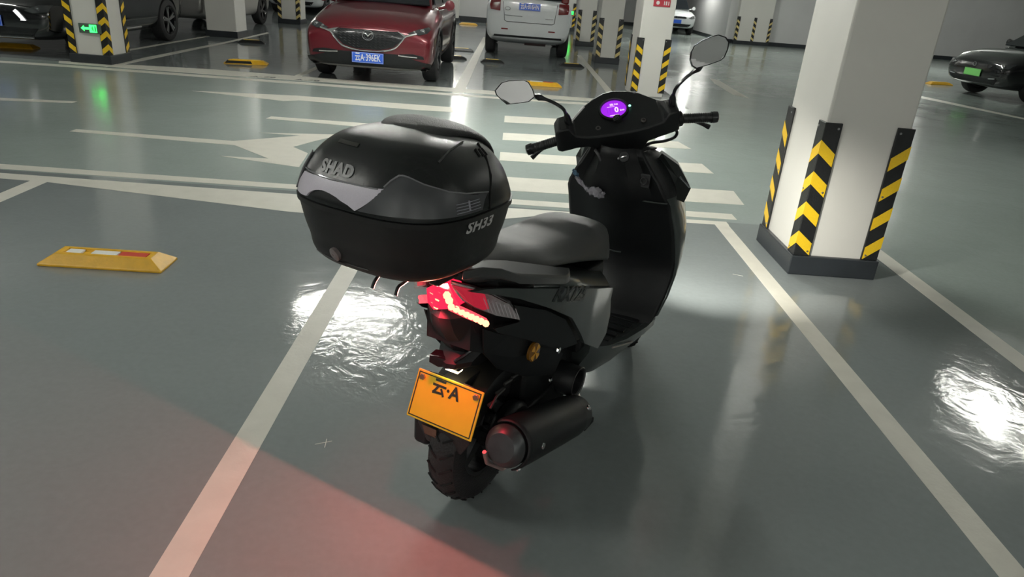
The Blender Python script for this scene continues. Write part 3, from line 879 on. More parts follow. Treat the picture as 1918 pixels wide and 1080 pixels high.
# ---- wheels
def scooter_wheel(name, cx, r, w, rim, rz=0.0):
    b = NB()
    prof = [(-w * .36, rim), (-w * .46, rim + .015), (-w * .5, r * .82), (-w * .42, r * .93), (-w * .22, r * .985), (0, r), (w * .22, r * .985), (w * .42, r * .93), (w * .5, r * .82), (w * .46, rim + .015), (w * .36, rim)]
    lathe(b, prof, (0, 0, 0), (0, 1, 0), 48)
    t = part(name, b, 'tyre')
    t.location = (cx, 0, r); t.rotation_euler = (0, 0, rz)
    b = NB()   # tread grooves
    for k in range(26):
        a = 2 * PI * k / 26
        for s in (-1, 1):
            p0 = Vector((math.sin(a) * r * 1.001, s * .006, math.cos(a) * r * 1.001)); a2 = a + .11
            p1 = Vector((math.sin(a2) * r * .955, s * w * .40, math.cos(a2) * r * .955))
            tube(b, [p0, (p0 + p1) / 2 * 1.012, p1], .0035, 4)
    o = obj('tread', b, mat('tread_groove', (.006, .006, .006), .9), t); o['kind'] = 'stuff'
    b = NB()
    lathe(b, [(-w * .36, rim + .004), (-w * .36, rim - .012), (w * .36, rim - .012), (w * .36, rim + .004)], (0, 0, 0), (0, 1, 0), 36)
    lathe(b, [(-w * .45, .0), (-w * .45, .035), (w * .45, .035), (w * .45, 0)], (0, 0, 0), (0, 1, 0), 16)
    for k in range(5):
        a = 2 * PI * k / 5 + .3
        d = Vector((math.sin(a), 0, math.cos(a))); n = Vector((math.cos(a), 0, -math.sin(a)))
        prism(b, [d * .03 - n * .02 + Vector((0, -.02, 0)), d * (rim - .008) - n * .012 + Vector((0, -.02, 0)), d * (rim - .008) + n * .012 + Vector((0, -.02, 0)), d * .03 + n * .02 + Vector((0, -.02, 0))], (0, .04, 0))
    obj('rim', b, mat('dark_alloy', (.03, .03, .032), .35, metal=.6), t, smooth=False)
    return t
rear_w = scooter_wheel('rear_wheel', -.015, .213, .105, .130)
front_w = scooter_wheel('front_wheel', 1.245, .225, .09, .152, math.radians(30))
b = NB()
for s in (-1, 1):
    q = Matrix.Rotation(math.radians(30), 3, 'Z')
    top = Vector((1.10, 0, .62)) + q @ Vector((0, s * .075, 0)); bot = Vector((1.245, 0, .225)) + q @ Vector((0, s * .075, 0))
    tube(b, [top, bot], [.018, .022], 12)
tube(b, [(1.10, 0, .62), (.98, 0, .86)], .022, 12)
part('front_fork', b, 'alloy')
b = NB()
q = Matrix.Rotation(math.radians(30), 3, 'Z')
rows = []
for k in range(13):
    a = math.radians(-50 + k * 12)
    rows.append([Vector((1.245, 0, .225)) + q @ Vector((math.sin(a) * r, y, math.cos(a) * r)) for y, r in ((-.065, .215), (-.055, .245), (0, .258), (.055, .245), (.065, .215))])
grid(b, rows); part('front_fender', b, 'gun', solid=.004)

# ---- hidden core, engine and swing arm
b = NB()
loft(b, [[(x, y * s, z) for y, z in ((hw, zb), (hw, zt), (hw * .8, zt + .02)) for s in (1,)] + [(x, -y, z) for y, z in ((hw * .8, zt + .02), (hw, zt), (hw, zb))] for x, hw, zb, zt in ((-.20, .07, .60, .76), (-.05, .12, .53, .76), (.2, .135, .46, .71), (.44, .14, .40, .62), (.50, .12, .36, .60))])
part('inner_frame', b, 'blackp')
b = NB()
box(b, (.26, 0, .33), (.36, .20, .24)); box(b, (.40, -.02, .24), (.20, .18, .12)); box(b, (.10, .12, .25), (.50, .06, .12))
lathe(b, [(0, 0), (0, .09), (.05, .10), (.06, .07), (.06, 0)], (.02, -.06, .235), (0, -1, 0), 20)
part('engine', b, 'blackp', bevel=.015)
b = NB()   # finned cooling shroud with its round intake facing out
c0 = Vector((0.325, -0.165, 0.287))
c0.y = 0
lathe(b, [(.06, .052), (.10, .056), (.165, .054), (.176, .049), (.172, .043), (.13, .038), (.12, .0)], c0, (0, -1, 0), 28)
lathe(b, [(.05, 0), (.05, .075), (.095, .07), (.10, .05)], c0, (0, -1, 0), 28)
part('cooling_shroud', b, 'blackp')
b = NB()
lathe(b, [(.1765, .049), (.1785, .052), (.1765, .0545)], c0, (0, -1, 0), 28); part('shroud_ring', b, mat('dark_rim', (.05, .05, .05), .3))
for y in (-.10, .085):
    b = NB(); box(b, (.14, y, .25), (.34, .03, .07)); part('swing_arm', b, 'blackp', bevel=.008)
b = NB()   # hugger over the rear tyre
rows = []
for k in range(15):
    a = math.radians(-48 + k * 9.5)
    rows.append([(-.015 + math.sin(a) * r, y, .213 + math.cos(a) * r) for y, r in ((-.085, .195), (-.08, .25), (-.05, .262), (.05, .262), (.08, .25), (.085, .195))])
grid(b, rows); part('rear_hugger', b, 'blackp', solid=.006)
WP = mat('worn_plastic', (.05, .05, .05), .5)
for k in range(4):
    a = math.radians(-30 + k * 12)
    p = Vector((-.015 + math.sin(a) * .215, -.092, .213 + math.cos(a) * .215))
    b = NB(); tube(b, [p, p + Vector((.035, -.004, .0))], .005, 6); part('hugger_rib', b, WP)
b = NB(); tube(b, [(-0.123, -0.1, 0.392), (-0.091, -0.1, 0.416), (-0.047, -0.1, 0.419)], .004, 6); part('hugger_rib', b, WP)
for px in ((0.217, -0.12, 0.329), (0.276, -0.17, 0.247), (0.163, -0.16, 0.476)):
    b = NB(); lathe(b, [(0, .011), (.006, .010), (.008, 0)], px, (0, -1, 0), 8); part('engine_bolt', b, 'chrome')

# ---- exhaust
A_, B_ = Vector((-0.208, -0.2, 0.357)), Vector((0.326, -0.19, 0.178))
ax = (B_ - A_).normalized(); LM = (B_ - A_).length
b = NB()
lathe(b, [(-.005, .046), (.0, .056), (.02, .060), (LM * .7, .058), (LM * .93, .052), (LM, .036), (LM, 0)], A_, ax, 32)
muf = part('muffler', b, mat('muffler_black', (.022, .023, .024), .38, noise=.2, nscale=60, bump=.1, bscale=400))
b = NB()
lathe(b, [(-.022, .0), (-.020, .040), (-.012, .050), (.0, .057), (.006, .060)], A_, ax, 32)
obj('end_cap', b, mat('dark_steel', (.10, .105, .11), .4, metal=.8, noise=.2), muf)
b = NB()
q0 = [Vector(p) for p in ((-0.251, -0.165, 0.35), (-0.233, -0.165, 0.304), (-0.169, -0.18, 0.249), (-0.14, -0.195, 0.26), (-0.092, -0.21, 0.288))]
tube(b, q0, .006, 8)
obj('outlet_rim', b, mat('pink_lit_steel', (.45, .34, .32), .4, metal=.7), muf)  # pink light on the outlet is put into the steel's colour
b = NB(); prism(b, q0, ax * .03); obj('outlet', b, 'steel', muf, smooth=False)
b = NB()   # heat shield: shell over the outer and upper side
ua = Vector((0, -1, 0)); ua = (ua - ax * ua.dot(ax)).normalized(); va = ax.cross(ua)
if va.z < 0: va = -va
rows = []
for h, r in ((.012, .066), (.03, .070), (LM * .5, .069), (LM * .8, .067), (LM * .93, .060)):
    rows.append([A_ + ax * h + (ua * math.cos(t) + va * math.sin(t)) * r for t in [math.radians(-62 + 190 * k / 16) for k in range(17)]])
grid(b, rows); obj('heat_shield', b, 'blackp', muf, solid=.005)
for h, t in ((.10, 5), (LM * .86, 40), (.03, -50)):
    t = math.radians(t); n = ua * math.cos(t) + va * math.sin(t)
    b = NB(); lathe(b, [(0, .010), (.004, .009), (.005, .004), (.002, 0)], A_ + ax * h + n * .070, n, 10); obj('shield_bolt', b, 'chrome', muf)
b = NB(); tube(b, curve_pts([B_ - ax * .03, B_ + Vector((.05, .03, .0)), (.44, -.10, .20), (.46, -.03, .24)]), .017, 10); part('exhaust_pipe', b, 'steel')

# ---- centre stand
b = NB()
for s in (-1, 1):
    tube(b, curve_pts([(.30, s * .10, .20), (.42, s * .12, .10), (.50, s * .145, .022)]), .012, 8)
    box(b, (.515, s * .15, .010), (.075, .03, .020))
tube(b, [(.40, -.118, .12), (.40, .118, .12)], .010, 8)
part('centre_stand', b, 'blackp')

# ---- body panels
YB = [(-.34, .075), (-.25, .115), (-.1, .150), (.1, .176), (.3, .186), (.46, .182), (.6, .17)]
def yb(x):
    for (x0, a), (x1, c) in zip(YB, YB[1:]):
        if x <= x1: return a + (c - a) * max(0, (x - x0)) / (x1 - x0)
    return YB[-1][1]
def fit_patch(pts, ml=.03, thick=.004):
    # least-squares plane y = a + b x + c z through the outline
    S = [[0.0] * 4 for _ in range(3)]
    for p in pts:
        r = (1.0, p[0], p[2])
        for i in range(3):
            for j in range(3): S[i][j] += r[i] * r[j]
            S[i][3] += r[i] * p[1]
    m = Matrix([row[:3] for row in S]); v = m.inverted() @ Vector([row[3] for row in S])
    return poly_patch([(p[0], p[2]) for p in pts], lambda x, z, l=0.0: Vector((x, v[0] + v[1] * x + v[2] * z - l, z)), ml, thick)
def side_patch(pts, bulge, zmid, zh, ml=.03, thick=.012):
    f = lambda x, z, lift=0.0: Vector((x, -(yb(x) + bulge * max(0, 1 - ((z - zmid) / zh) ** 2) + lift), z))
    return poly_patch([(p[0], p[2]) for p in pts], f, ml, thick)
SP = [(-0.278, -0.11, 0.81), (-0.237, -0.122, 0.808), (-0.159, -0.145, 0.789), (-0.04, -0.16, 0.754), (0.155, -0.18, 0.695), (0.467, -0.184, 0.592), (0.46, -0.185, 0.552), (0.493, -0.185, 0.476), (0.481, -0.183, 0.415), (0.411, -0.18, 0.385),
      (0.282, -0.18, 0.46), (0.237, -0.18, 0.513), (0.158, -0.176, 0.598), (0.028, -0.165, 0.674), (-0.118, -0.14, 0.749), (-0.207, -0.12, 0.785)]
panels = both('side_panel', lambda: side_patch(SP, .006, .62, .16), 'gun')
LP = [(-0.117, -0.145, 0.726), (0.04, -0.16, 0.658), (0.158, -0.17, 0.587), (0.237, -0.17, 0.504), (0.276, -0.168, 0.455), (0.183, -0.16, 0.467), (-0.006, -0.142, 0.575), (-0.149, -0.118, 0.651), (-0.175, -0.114, 0.674), (-0.072, -0.148, 0.658)]
both('lower_side_panel', lambda: fit_patch(LP), 'blackp')
SK = [(-0.18, -0.095, 0.665), (0.023, -0.128, 0.549), (0.22, -0.145, 0.437), (0.21, -0.13, 0.358), (0.063, -0.11, 0.41), (-0.076, -0.085, 0.495), (-0.153, -0.075, 0.577)]
both('under_side_cover', lambda: fit_patch(SK), 'blackp')
# shelf of the side panel between its ridge and the seat
def shelf():
    b = NB()
    out = [(-0.049, -0.165, 0.759), (0.143, -0.185, 0.701), (0.451, -0.19, 0.6)]
    inn = [(0.002, -0.135, 0.774), (0.226, -0.14, 0.711), (0.476, -0.14, 0.632)]
    grid(b, [out, [lerp(p, q, .5) + Vector((0, 0, .004)) for p, q in zip(out, inn)], inn]); return b
both('panel_shelf', shelf, 'gun', solid=.006)
def badge():
    p, q = Vector((-0.018, -0.18, 0.73)), Vector((0.28, -0.192, 0.637))
    o = (p + q) / 2
    fx = (q - p).normalized()
    fz = (Vector((0, 0, 1)) - fx * fx.z).normalized()
    def f(a, c):
        w = o + fx * a + fz * c
        w.y = -(yb(w.x) + .006 * max(0, 1 - ((w.z - .62) / .16) ** 2) + .0135)
        return w
    return text_bm('RX125', .062, f, bold=.002, shear=.45, squeeze=1.15)
b = badge(); obj('badge', b, 'blackg', panels[0], smooth=False)
# round amber reflector with faceted cross
rc = Vector((0.035, -0.142, 0.519))
rn = Vector((-.06, -1, 0)).normalized()
b = NB(); lathe(b, [(-.006, .0), (-.006, .030), (.003, .030), (.005, .026), (.005, 0)], rc, rn, 24)
rf = part('side_reflector', b, mat('amber_dark', (.20, .09, .01), .25, coat=.5))
a1, a2 = frame_of(rn)
for k in range(0, 8, 2):
    b = NB(); pts = [rc + rn * .0055] + [rc + rn * .0055 + (a1 * math.cos(t) + a2 * math.sin(t)) * .026 for t in [2 * PI * (k + j / 3) / 8 + .3 for j in range(4)]]
    prism(b, pts, rn * .001); obj('reflector_facet', b, mat('amber', (.75, .36, .02), .25, coat=.6), rf, smooth=False)

# ---- seat
b = NB()
rings = []
for x, zt, zb, ht, hb_ in ((-.27, .862, .82, .07, .085), (-.24, .880, .812, .10, .115), (-.10, .868, .79, .115, .138), (.02, .846, .775, .115, .150), (.10, .818, .762, .115, .156), (.20, .796, .742, .120, .158), (.35, .787, .705, .128, .158),
                            (.48, .784, .665, .128, .150), (.56, .777, .64, .116, .138), (.61, .756, .62, .097, .118), (.635, .70, .61, .065, .085)):
    h = [(0, zt + .004), (ht * .55, zt + .002), (ht * .9, zt - .008), (ht + (hb_ - ht) * .4, zt - .03), (hb_, zb + .022), (hb_ * .98, zb + .004), (hb_ * .8, zb), (0, zb)]
    rings.append([(x, y, z) for y, z in h] + [(x, -y, z) for y, z in h[-2:0:-1]])
loft(b, rings)
seat = part('seat', b, 'vinyl', subsurf=1)
both('grab_rail', lambda: (lambda b: (prism(b, [(-0.354, -0.135, 0.895), (-0.306, -0.16, 0.898), (-0.246, -0.175, 0.88), (-0.165, -0.185, 0.836), (0.101, -0.187, 0.745), (0.133, -0.185, 0.744), (0.169, -0.165, 0.749), (-0.009, -0.138, 0.807), (-0.134, -0.125, 0.853), (-0.222, -0.115, 0.881), (-0.285, -0.11, 0.887)], (0, 0, -.026)), b)[1])(NB()), mat('rail_grey', (.05, .052, .052), .36, noise=.12, nscale=90), bevel=.005)
# black tail cowl under the rails
b = NB()
loft(b, [[(x, y, z) for y, z in ((0, zt), (hw * .8, zt), (hw, (zt + zb) / 2), (hw * .85, zb), (0, zb), (-hw * .85, zb), (-hw, (zt + zb) / 2), (-hw * .8, zt))] for x, hw, zb, zt in ((-.31, .05, .84, .862), (-.27, .085, .828, .868), (-.15, .125, .768, .85), (.05, .160, .722, .785), (.12, .163, .715, .758))])
part('tail_cowl', b, 'blackg')
# rear rack and its hooks, under the case
b = NB()
box(b, (-.31, 0, .8795), (.22, .15, .016)); box(b, (-.27, .06, .858), (.18, .03, .04)); box(b, (-.27, -.06, .858), (.18, .03, .04))
part('rear_rack', b, 'blackp', bevel=.006)
for pts in (((-0.444, 0.02, 0.884), (-0.46, 0.02, 0.872), (-0.471, 0.02, 0.863), (-0.479, 0.02, 0.85)), ((-0.381, -0.02, 0.862), (-0.416, -0.02, 0.854), (-0.437, -0.02, 0.85), (-0.446, -0.02, 0.833))):
    b = NB(); tube(b, curve_pts(pts, 4), .0042, 8); part('rack_hook', b, 'blackp')

# ---- tail lamp
RL = emis('tail_red', (1.0, .012, .05), 1.7)
LED = emis('tail_led', (1.0, .34, .18), 3.2)
STRIP = emis('tail_strip', (1.0, .06, .08), 2.0)
IND = mat('indicator_lens', (.34, .32, .33), .14, coat=.8, noise=.25, nscale=60)
def thick_face(pts, off, m, name, parent=None, flip=False, **k):
    b = NB(); prism(b, [Vector(p) for p in pts], off)
    return part(name, b, m, parent, smooth=False, **k)
tl = thick_face([(-0.261, 0.03, 0.773), (-0.267, 0, 0.792), (-0.279, -0.045, 0.814), (-0.264, -0.052, 0.783), (-0.238, -0.055, 0.742), (-0.243, -0.03, 0.727), (-0.24, 0, 0.716), (-0.245, 0.018, 0.711), (-0.255, 0.03, 0.732)], (.05, 0, .0), RL, 'tail_light')
for px in ((-0.252, 0.015, 0.769), (-0.255, -0.01, 0.781), (-0.249, 0, 0.753), (-0.244, 0.02, 0.74), (-0.241, 0.01, 0.725), (-0.27, -0.04, 0.777), (-0.267, -0.045, 0.764)):
    b = NB(); lathe(b, [(0, .0115), (.004, .010), (.005, 0)], Vector(px) + Vector((-.001, 0, 0)), (-1, -.1, .2), 7); obj('lamp_cell', b, LED, tl)
def led():
    b = NB()
    prism(b, [(-0.259, -0.04, 0.745), (-0.243, -0.062, 0.739), (-0.218, -0.088, 0.72), (-0.187, -0.112, 0.696), (-0.18, -0.113, 0.686), (-0.189, -0.108, 0.681), (-0.228, -0.07, 0.707), (-0.255, -0.035, 0.729)], (.012, .012, 0)); return b
strips = both('led_strip', led, STRIP, smooth=False)
for k in range(8):
    p = lerp((-0.253, -0.043, 0.741), (-0.193, -0.111, 0.692), k / 7) + Vector((-.002, 0, 0))
    b = NB(); lathe(b, [(0, .0095), (.003, .008), (.004, 0)], p, (-1, -.3, .3), 8); obj('lamp_cell', b, LED, strips[0])
def clear():
    b = NB()
    prism(b, [(-0.28, -0.055, 0.816), (-0.247, -0.09, 0.802), (-0.197, -0.122, 0.777), (-0.138, -0.145, 0.735), (-0.095, -0.156, 0.678), (-0.176, -0.13, 0.713), (-0.227, -0.096, 0.743), (-0.247, -0.07, 0.763), (-0.264, -0.058, 0.789)], (.02, .012, 0)); return b
inds = both('turn_signal', clear, IND, smooth=False)
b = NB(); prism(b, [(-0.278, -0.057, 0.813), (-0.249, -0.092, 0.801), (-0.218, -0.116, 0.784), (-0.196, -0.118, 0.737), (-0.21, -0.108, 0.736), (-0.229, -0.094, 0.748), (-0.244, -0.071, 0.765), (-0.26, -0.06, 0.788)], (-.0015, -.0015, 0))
obj('lit_lens', b, emis('lit_red_lens', (.62, .02, .05), .55), inds[0], smooth=False)  # red glow put into the lens for the tail lamp's light
b = NB()
for k in range(9):
    f = k / 8
    p = lerp((-0.218, -0.112, 0.775), (-0.116, -0.15, 0.718), f); q = lerp((-0.198, -0.118, 0.73), (-0.102, -0.156, 0.683), f)
    tube(b, [p + Vector((-.002, -.002, 0)), q + Vector((-.002, -.002, 0))], .0016, 4)
obj('lens_rib', b, 'lens', inds[0])['kind'] = 'stuff'
b = NB(); tube(b, [(-0.279, -0.057, 0.819), (-0.251, -0.092, 0.807), (-0.195, -0.124, 0.778), (-0.151, -0.144, 0.746)], .003, 6); part('lens_trim', b, 'chrome')

tld = bpy.data.lights.new('tail_light_beam', 'SPOT')
tld.energy = TAILLAMP_W; tld.spot_size = math.pi; tld.spot_blend = 0.0; tld.shadow_soft_size = .012; tld.color = (1, .22, .17)
tlo = bpy.data.objects.new('tail_light_beam', tld); link(tlo, sct)
tlo.location = (-.278, 0, .752)
tlo.rotation_euler = Vector((-1, 0, 0)).to_track_quat('-Z', 'Y').to_euler()
tl2 = bpy.data.lights.new('tail_light_downglow', 'SPOT')
tl2.energy = 1.3; tl2.spot_size = math.radians(80); tl2.spot_blend = .5; tl2.shadow_soft_size = .015; tl2.color = (1, .04, .07)
tl2o = bpy.data.objects.new('tail_light_downglow', tl2); link(tl2o, sct)
tl2o.location = (-.272, 0, .722)
tl2o.rotation_euler = Vector((.30, 0, -1)).to_track_quat('-Z', 'Y').to_euler()
# ---- under-tail, plate holder, plate, mud flap
b = NB()
rows = []
for z, xr, hw in ((.725, -.235, .055), (.70, -.248, .066), (.655, -.232, .076), (.60, -.192, .078), (.572, -.172, .070), (.545, -.204, .056), (.530, -.206, .05), (.515, -.17, .05)):
    rows.append([(.10, hw * 1.3, z), (xr + .12, hw * 1.15, z), (xr + .045, hw, z), (xr + .008, hw * .45, z - .004), (xr, 0, z - .006), (xr + .008, -hw * .45, z - .004), (xr + .045, -hw, z), (xr + .12, -hw * 1.15, z), (.10, -hw * 1.3, z)])
loft(b, rows); ut = part('under_tail', b, 'blackp', auto=20)
for pts in (((-0.163, -0.06, 0.589), (-0.185, -0.045, 0.572), (-0.197, -0.02, 0.548)),):
    b = NB(); tube(b, [Vector(p) + Vector((.003, 0, 0)) for p in pts], .0045, 6); obj('molded_ridge', b, 'blackg', ut)
b = NB(); prism(b, [(-0.219, 0.046, 0.559), (-0.198, 0.022, 0.55), (-0.187, -0.008, 0.542), (-0.18, -0.04, 0.572), (-0.182, -0.04, 0.558), (-0.186, -0.008, 0.522), (-0.205, 0.026, 0.519), (-0.223, 0.044, 0.537)], (.03, 0, .004)); obj('molded_foot', b, 'blackg', ut, smooth=False, bevel=.002)
up = Vector((.056, 0, .127)).normalized()
pc = Vector((-.2005, 0, .409))
b = NB()
prism(b, [pc + Vector((.008, y, 0)) + up * z for y, z in ((-.10, -.066), (.10, -.066), (.10, .062), (.05, .066), (-.05, .066), (-.10, .062))], (.006, 0, .001))
box(b, (-.11, 0, .445), (.12, .07, .05)); box(b, (-.10, 0, .40), (.14, .07, .10))
part('plate_bracket', b, 'blackp', bevel=.003)
b = NB(); box(b, (-.160, .0, .512), (.04, .05, .012)); part('plate_lamp', b, 'blackg', bevel=.006)
pl = plate(sct, pc, (0, -1, 0), up, '', YELP, mat('plate_ink', (.02, .03, .02), .5), w=.22, h=.14)
fm = plane_map(pc, (0, -1, 0), up)
tb = text_bm('云·A', .050, lambda a, c: fm(a - .006, c + .036, .0075), bold=.0015, squeeze=.95)
obj('lettering', tb, MATS['plate_ink'], pl, smooth=False)
for s in (-1, 1):
    b = NB(); lathe(b, [(.006, .0095), (.010, .0095), (.011, .007), (.0112, 0)], fm(s * .09, .050, 0), (fm(0, 0, 1) - fm(0, 0, 0)), 6)
    obj('plate_bolt', b, mat('brass_bolt', (.55, .35, .22), .3, metal=.9), pl, smooth=False)
b = NB(); box(b, (-.164, 0, .5035), (.025, .04, .005)); part('plate_lamp_lens', b, emis('plate_lamp_glow', (1, .72, .38), 24.0), smooth=False)
b = NB()
prism(b, [(-.205, .085, .345), (-.205, .09, .315), (-.20, .06, .262), (-.20, .02, .252), (-.20, -.06, .262), (-.205, -.09, .315), (-.205, -.085, .345)], (.006, 0, 0))
mf = part('mud_flap', b, 'rubber', bevel=.002)
b = NB(); prism(b, [(-.2075, .070, .318), (-.2075, .02, .318), (-.2065, .02, .290), (-.2065, .060, .290)], (-.004, 0, .001)); obj('reflector', b, mat('brown_reflector', (.12, .055, .03), .2, coat=.6), mf, smooth=False)

# ---- leg shield, front cowl, floor board
ROWS = [(.975, .85, .095), (.93, .865, .118), (.88, .88, .150), (.86, .885, .168), (.80, .902, .2), (.775, .92, .212), (.72, .95, .216), (.66, .985, .224), (.57, 1.03, .228), (.50, 1.068, .228), (.44, 1.072, .227), (.36, 1.035, .22), (.29, .985, .208), (.26, .93, .2)]
b = NB()
rows = []
for z, xe, w in ROWS:
    cxx = xe - (.05 if z > .6 else .03)
    rows.append([(xe, w, z), (xe - .006, w * .94, z), (xe - .004, w * .72, z), (cxx, w * .40, z), (cxx - .01, 0, z), (cxx, -w * .40, z), (xe - .004, -w * .72, z), (xe - .006, -w * .94, z), (xe, -w, z)])
grid(b, rows); ls = part('leg_shield', b, 'blackp', solid=.006)
COWL = [(.965, .92, .10, 1.02), (.945, .93, .13, 1.08), (.90, .95, .165, 1.15), (.84, .985, .200, 1.22), (.80, 1.01, .212, 1.26), (.745, 1.045, .218, 1.30), (.72, 1.07, .226, 1.31), (.66, 1.10, .236, 1.32), (.58, 1.12, .236, 1.30), (.50, 1.125, .232, 1.25), (.44, 1.11, .228, 1.18), (.36, 1.07, .222, 1.10), (.29, 1.02, .21, 1.04)]
b = NB()
rows = []
ZE = [r[0] for r in ROWS]
def edge(z):
    for (z0, x0, w0), (z1, x1, w1) in zip(ROWS, ROWS[1:]):
        if z >= z1:
            t = (z0 - z) / (z0 - z1); return x0 + (x1 - x0) * t, w0 + (w1 - w0) * t
    return ROWS[-1][1:]
for z, xb, wb, xn in COWL:
    xe, we = edge(z)
    h = [(xe, we), ((xe + xb) / 2, (we + wb) / 2 + .004), (xb, wb), (xb + (xn - xb) * .45, wb * .86), (xb + (xn - xb) * .85, wb * .45), (xn, 0)]
    rows.append([(x, y, z) for x, y in h] + [(x, -y, z) for x, y in h[-2::-1]])
V = grid(b, rows)
for f in b.faces:
    if f.calc_center_median().z > .775: f.material_index = 1
cw_ = part('front_cowl', b, ['gun', 'blackp'], solid=.005, auto=25)
def wing():
    b = NB()
    o = [(0.929, -0.135, 0.938), (0.916, -0.15, 0.961), (0.979, -0.2, 0.916), (1, -0.228, 0.87), (1.051, -0.242, 0.82), (1.01, -0.236, 0.772), (0.953, -0.2, 0.798), (0.939, -0.165, 0.874)]
    c = sum((Vector(p) for p in o), Vector()) / len(o) + Vector((.015, -.006, 0))
    A = [b.verts.new(p) for p in o]; cv = b.verts.new(c)
    B = [b.verts.new(Vector(p) + Vector((.10, .035, -.01))) for p in o]
    n = len(o)
    for i in range(n):
        b.faces.new((A[i], A[(i + 1) % n], cv)); b.faces.new((A[i], B[i], B[(i + 1) % n], A[(i + 1) % n]))
    b.faces.new(B)
    return b
both('cowl_wing', wing, mat('wing_black', (.020, .024, .023), .28, coat=.3, noise=.1), smooth=False)
def trim():
    b = NB(); tube(b, [(0.953, -0.219, 0.88), (0.968, -0.238, 0.86), (1.005, -0.247, 0.836)], .0045, 6); return b
part('cowl_trim', trim(), 'chrome')
b = NB()   # top cap that closes the cowl under the handlebar
rows = [[(x, y * .9, z) for y in (-w, -w * .5, 0, w * .5, w)] for x, w, z in ((.862, .09, .96), (.92, .11, .968), (.98, .12, .962), (1.03, .06, .955))]
grid(b, rows); part('cowl_cap', b, 'blackp', solid=.006)
# headlamp in the nose of the cowl, switched on
b = poly_patch([(-.11, .76), (-.05, .72), (.05, .72), (.11, .76), (.125, .83), (.08, .82), (-.08, .82), (-.125, .83)], lambda y, z, l=0.0: Vector((1.30 - (z - .74) * .55 - abs(y) * .55 + l + .01, y, z)), .04, .02)
part('headlight', b, emis('headlamp_glow', (1.0, .98, .9), 12.0))
ld = bpy.data.lights.new('headlight_beam', 'SPOT')
ld.energy = HEADLAMP_W; ld.spot_size = math.radians(74); ld.spot_blend = .8; ld.shadow_soft_size = .03; ld.color = (1, .97, .88)
lo = bpy.data.objects.new('headlight_beam', ld); link(lo, sct)
lo.location = (1.36, 0, .77)
lo.rotation_euler = Vector((1, -.10, -.53)).to_track_quat('-Z', 'Y').to_euler()
# floor board and lower body
b = NB()
rings = []
for x, zt, w, zb in ((.42, .385, .165, .27), (.47, .36, .175, .235), (.55, .335, .186, .21), (.70, .302, .198, .19), (.90, .275, .205, .178), (1.02, .262, .20, .178), (1.08, .275, .185, .20)):
    rings.append([(x, 0, zt - .004), (x, w * .86, zt - .004), (x, w * .9, zt + .003), (x, w, zt), (x, w * .985, zt - .03), (x, w * .72, zb), (x, 0, zb), (x, -w * .72, zb), (x, -w * .985, zt - .03), (x, -w, zt), (x, -w * .9, zt + .003), (x, -w * .86, zt - .004)])
loft(b, rings); fl = part('floor_board', b, 'gun', auto=25)
for k in range(5):
    for s in (-1, 1):
        x = .62 + k * .075
        b = NB(); box(b, (x, s * .10, .318 - (x - .62) * .14), (.03, .12, .006)); obj('tread_pad', b, 'rubber', fl, smooth=False)
b = NB(); tube(b, [(0.552, -0.197, 0.328), (0.645, -0.2, 0.3), (0.76, -0.2, 0.265)], .003, 6); obj('edge_strip', b, mat('worn_edge', (.30, .27, .24), .4), fl)
b = NB()
loft(b, [[(x, y, z) for x, y in ((x0 + .05, -w), (x0 + .05, w), (x0 - .1, w), (x0 - .1, -w))] for z, x0, w in ((.36, .47, .14), (.45, .48, .145), (.55, .50, .13), (.64, .53, .115))])
part('under_seat_panel', b, 'blackp', bevel=.012)
b = NB(); tube(b, [(0.799, -0.02, 0.593), (0.832, -0.05, 0.578), (0.841, -0.075, 0.578)], .0035, 6); part('seat_latch_lip', b, 'gun')
# details on the leg shield
def outlet():
    b = NB()
    o = Vector((0.868, -0.116, 0.861))
    box(b, o, (.008, .042, .05)); lathe(b, [(0, .014), (.008, .014), (.008, .010), (0, .009)], o + Vector((-.004, 0, 0)), (-1, 0, 0), 14)
    return b
part('power_socket', outlet(), mat('socket_grey', (.035, .036, .038), .45), ls, bevel=.003)
b = NB(); lathe(b, [(0, .02), (.006, .019), (.007, .012), (.003, 0)], (0.8, -0.052, 0.948), (-1, 0, .3), 16); part('ignition_lock', b, 'blackp', ls)
b = NB(); tube(b, curve_pts([(0.8, -0.064, 0.954), (0.795, -0.05, 0.949), (0.8, -0.029, 0.938)]), .005, 6); part('lock_tab', b, 'steel', ls)
b = NB(); tube(b, curve_pts([(0.82, 0.072, 0.95), (0.81, 0.053, 0.936), (0.82, 0.044, 0.916)]), .006, 6); part('bag_hook', b, mat('hook_grey', (.08, .08, .085), .5), ls)
b = NB(); tube(b, curve_pts([(0.885, -0.086, 0.778), (0.89, -0.168, 0.782), (0.9, -0.206, 0.784)]), .003, 6); part('pocket_lip', b, 'gun', ls)

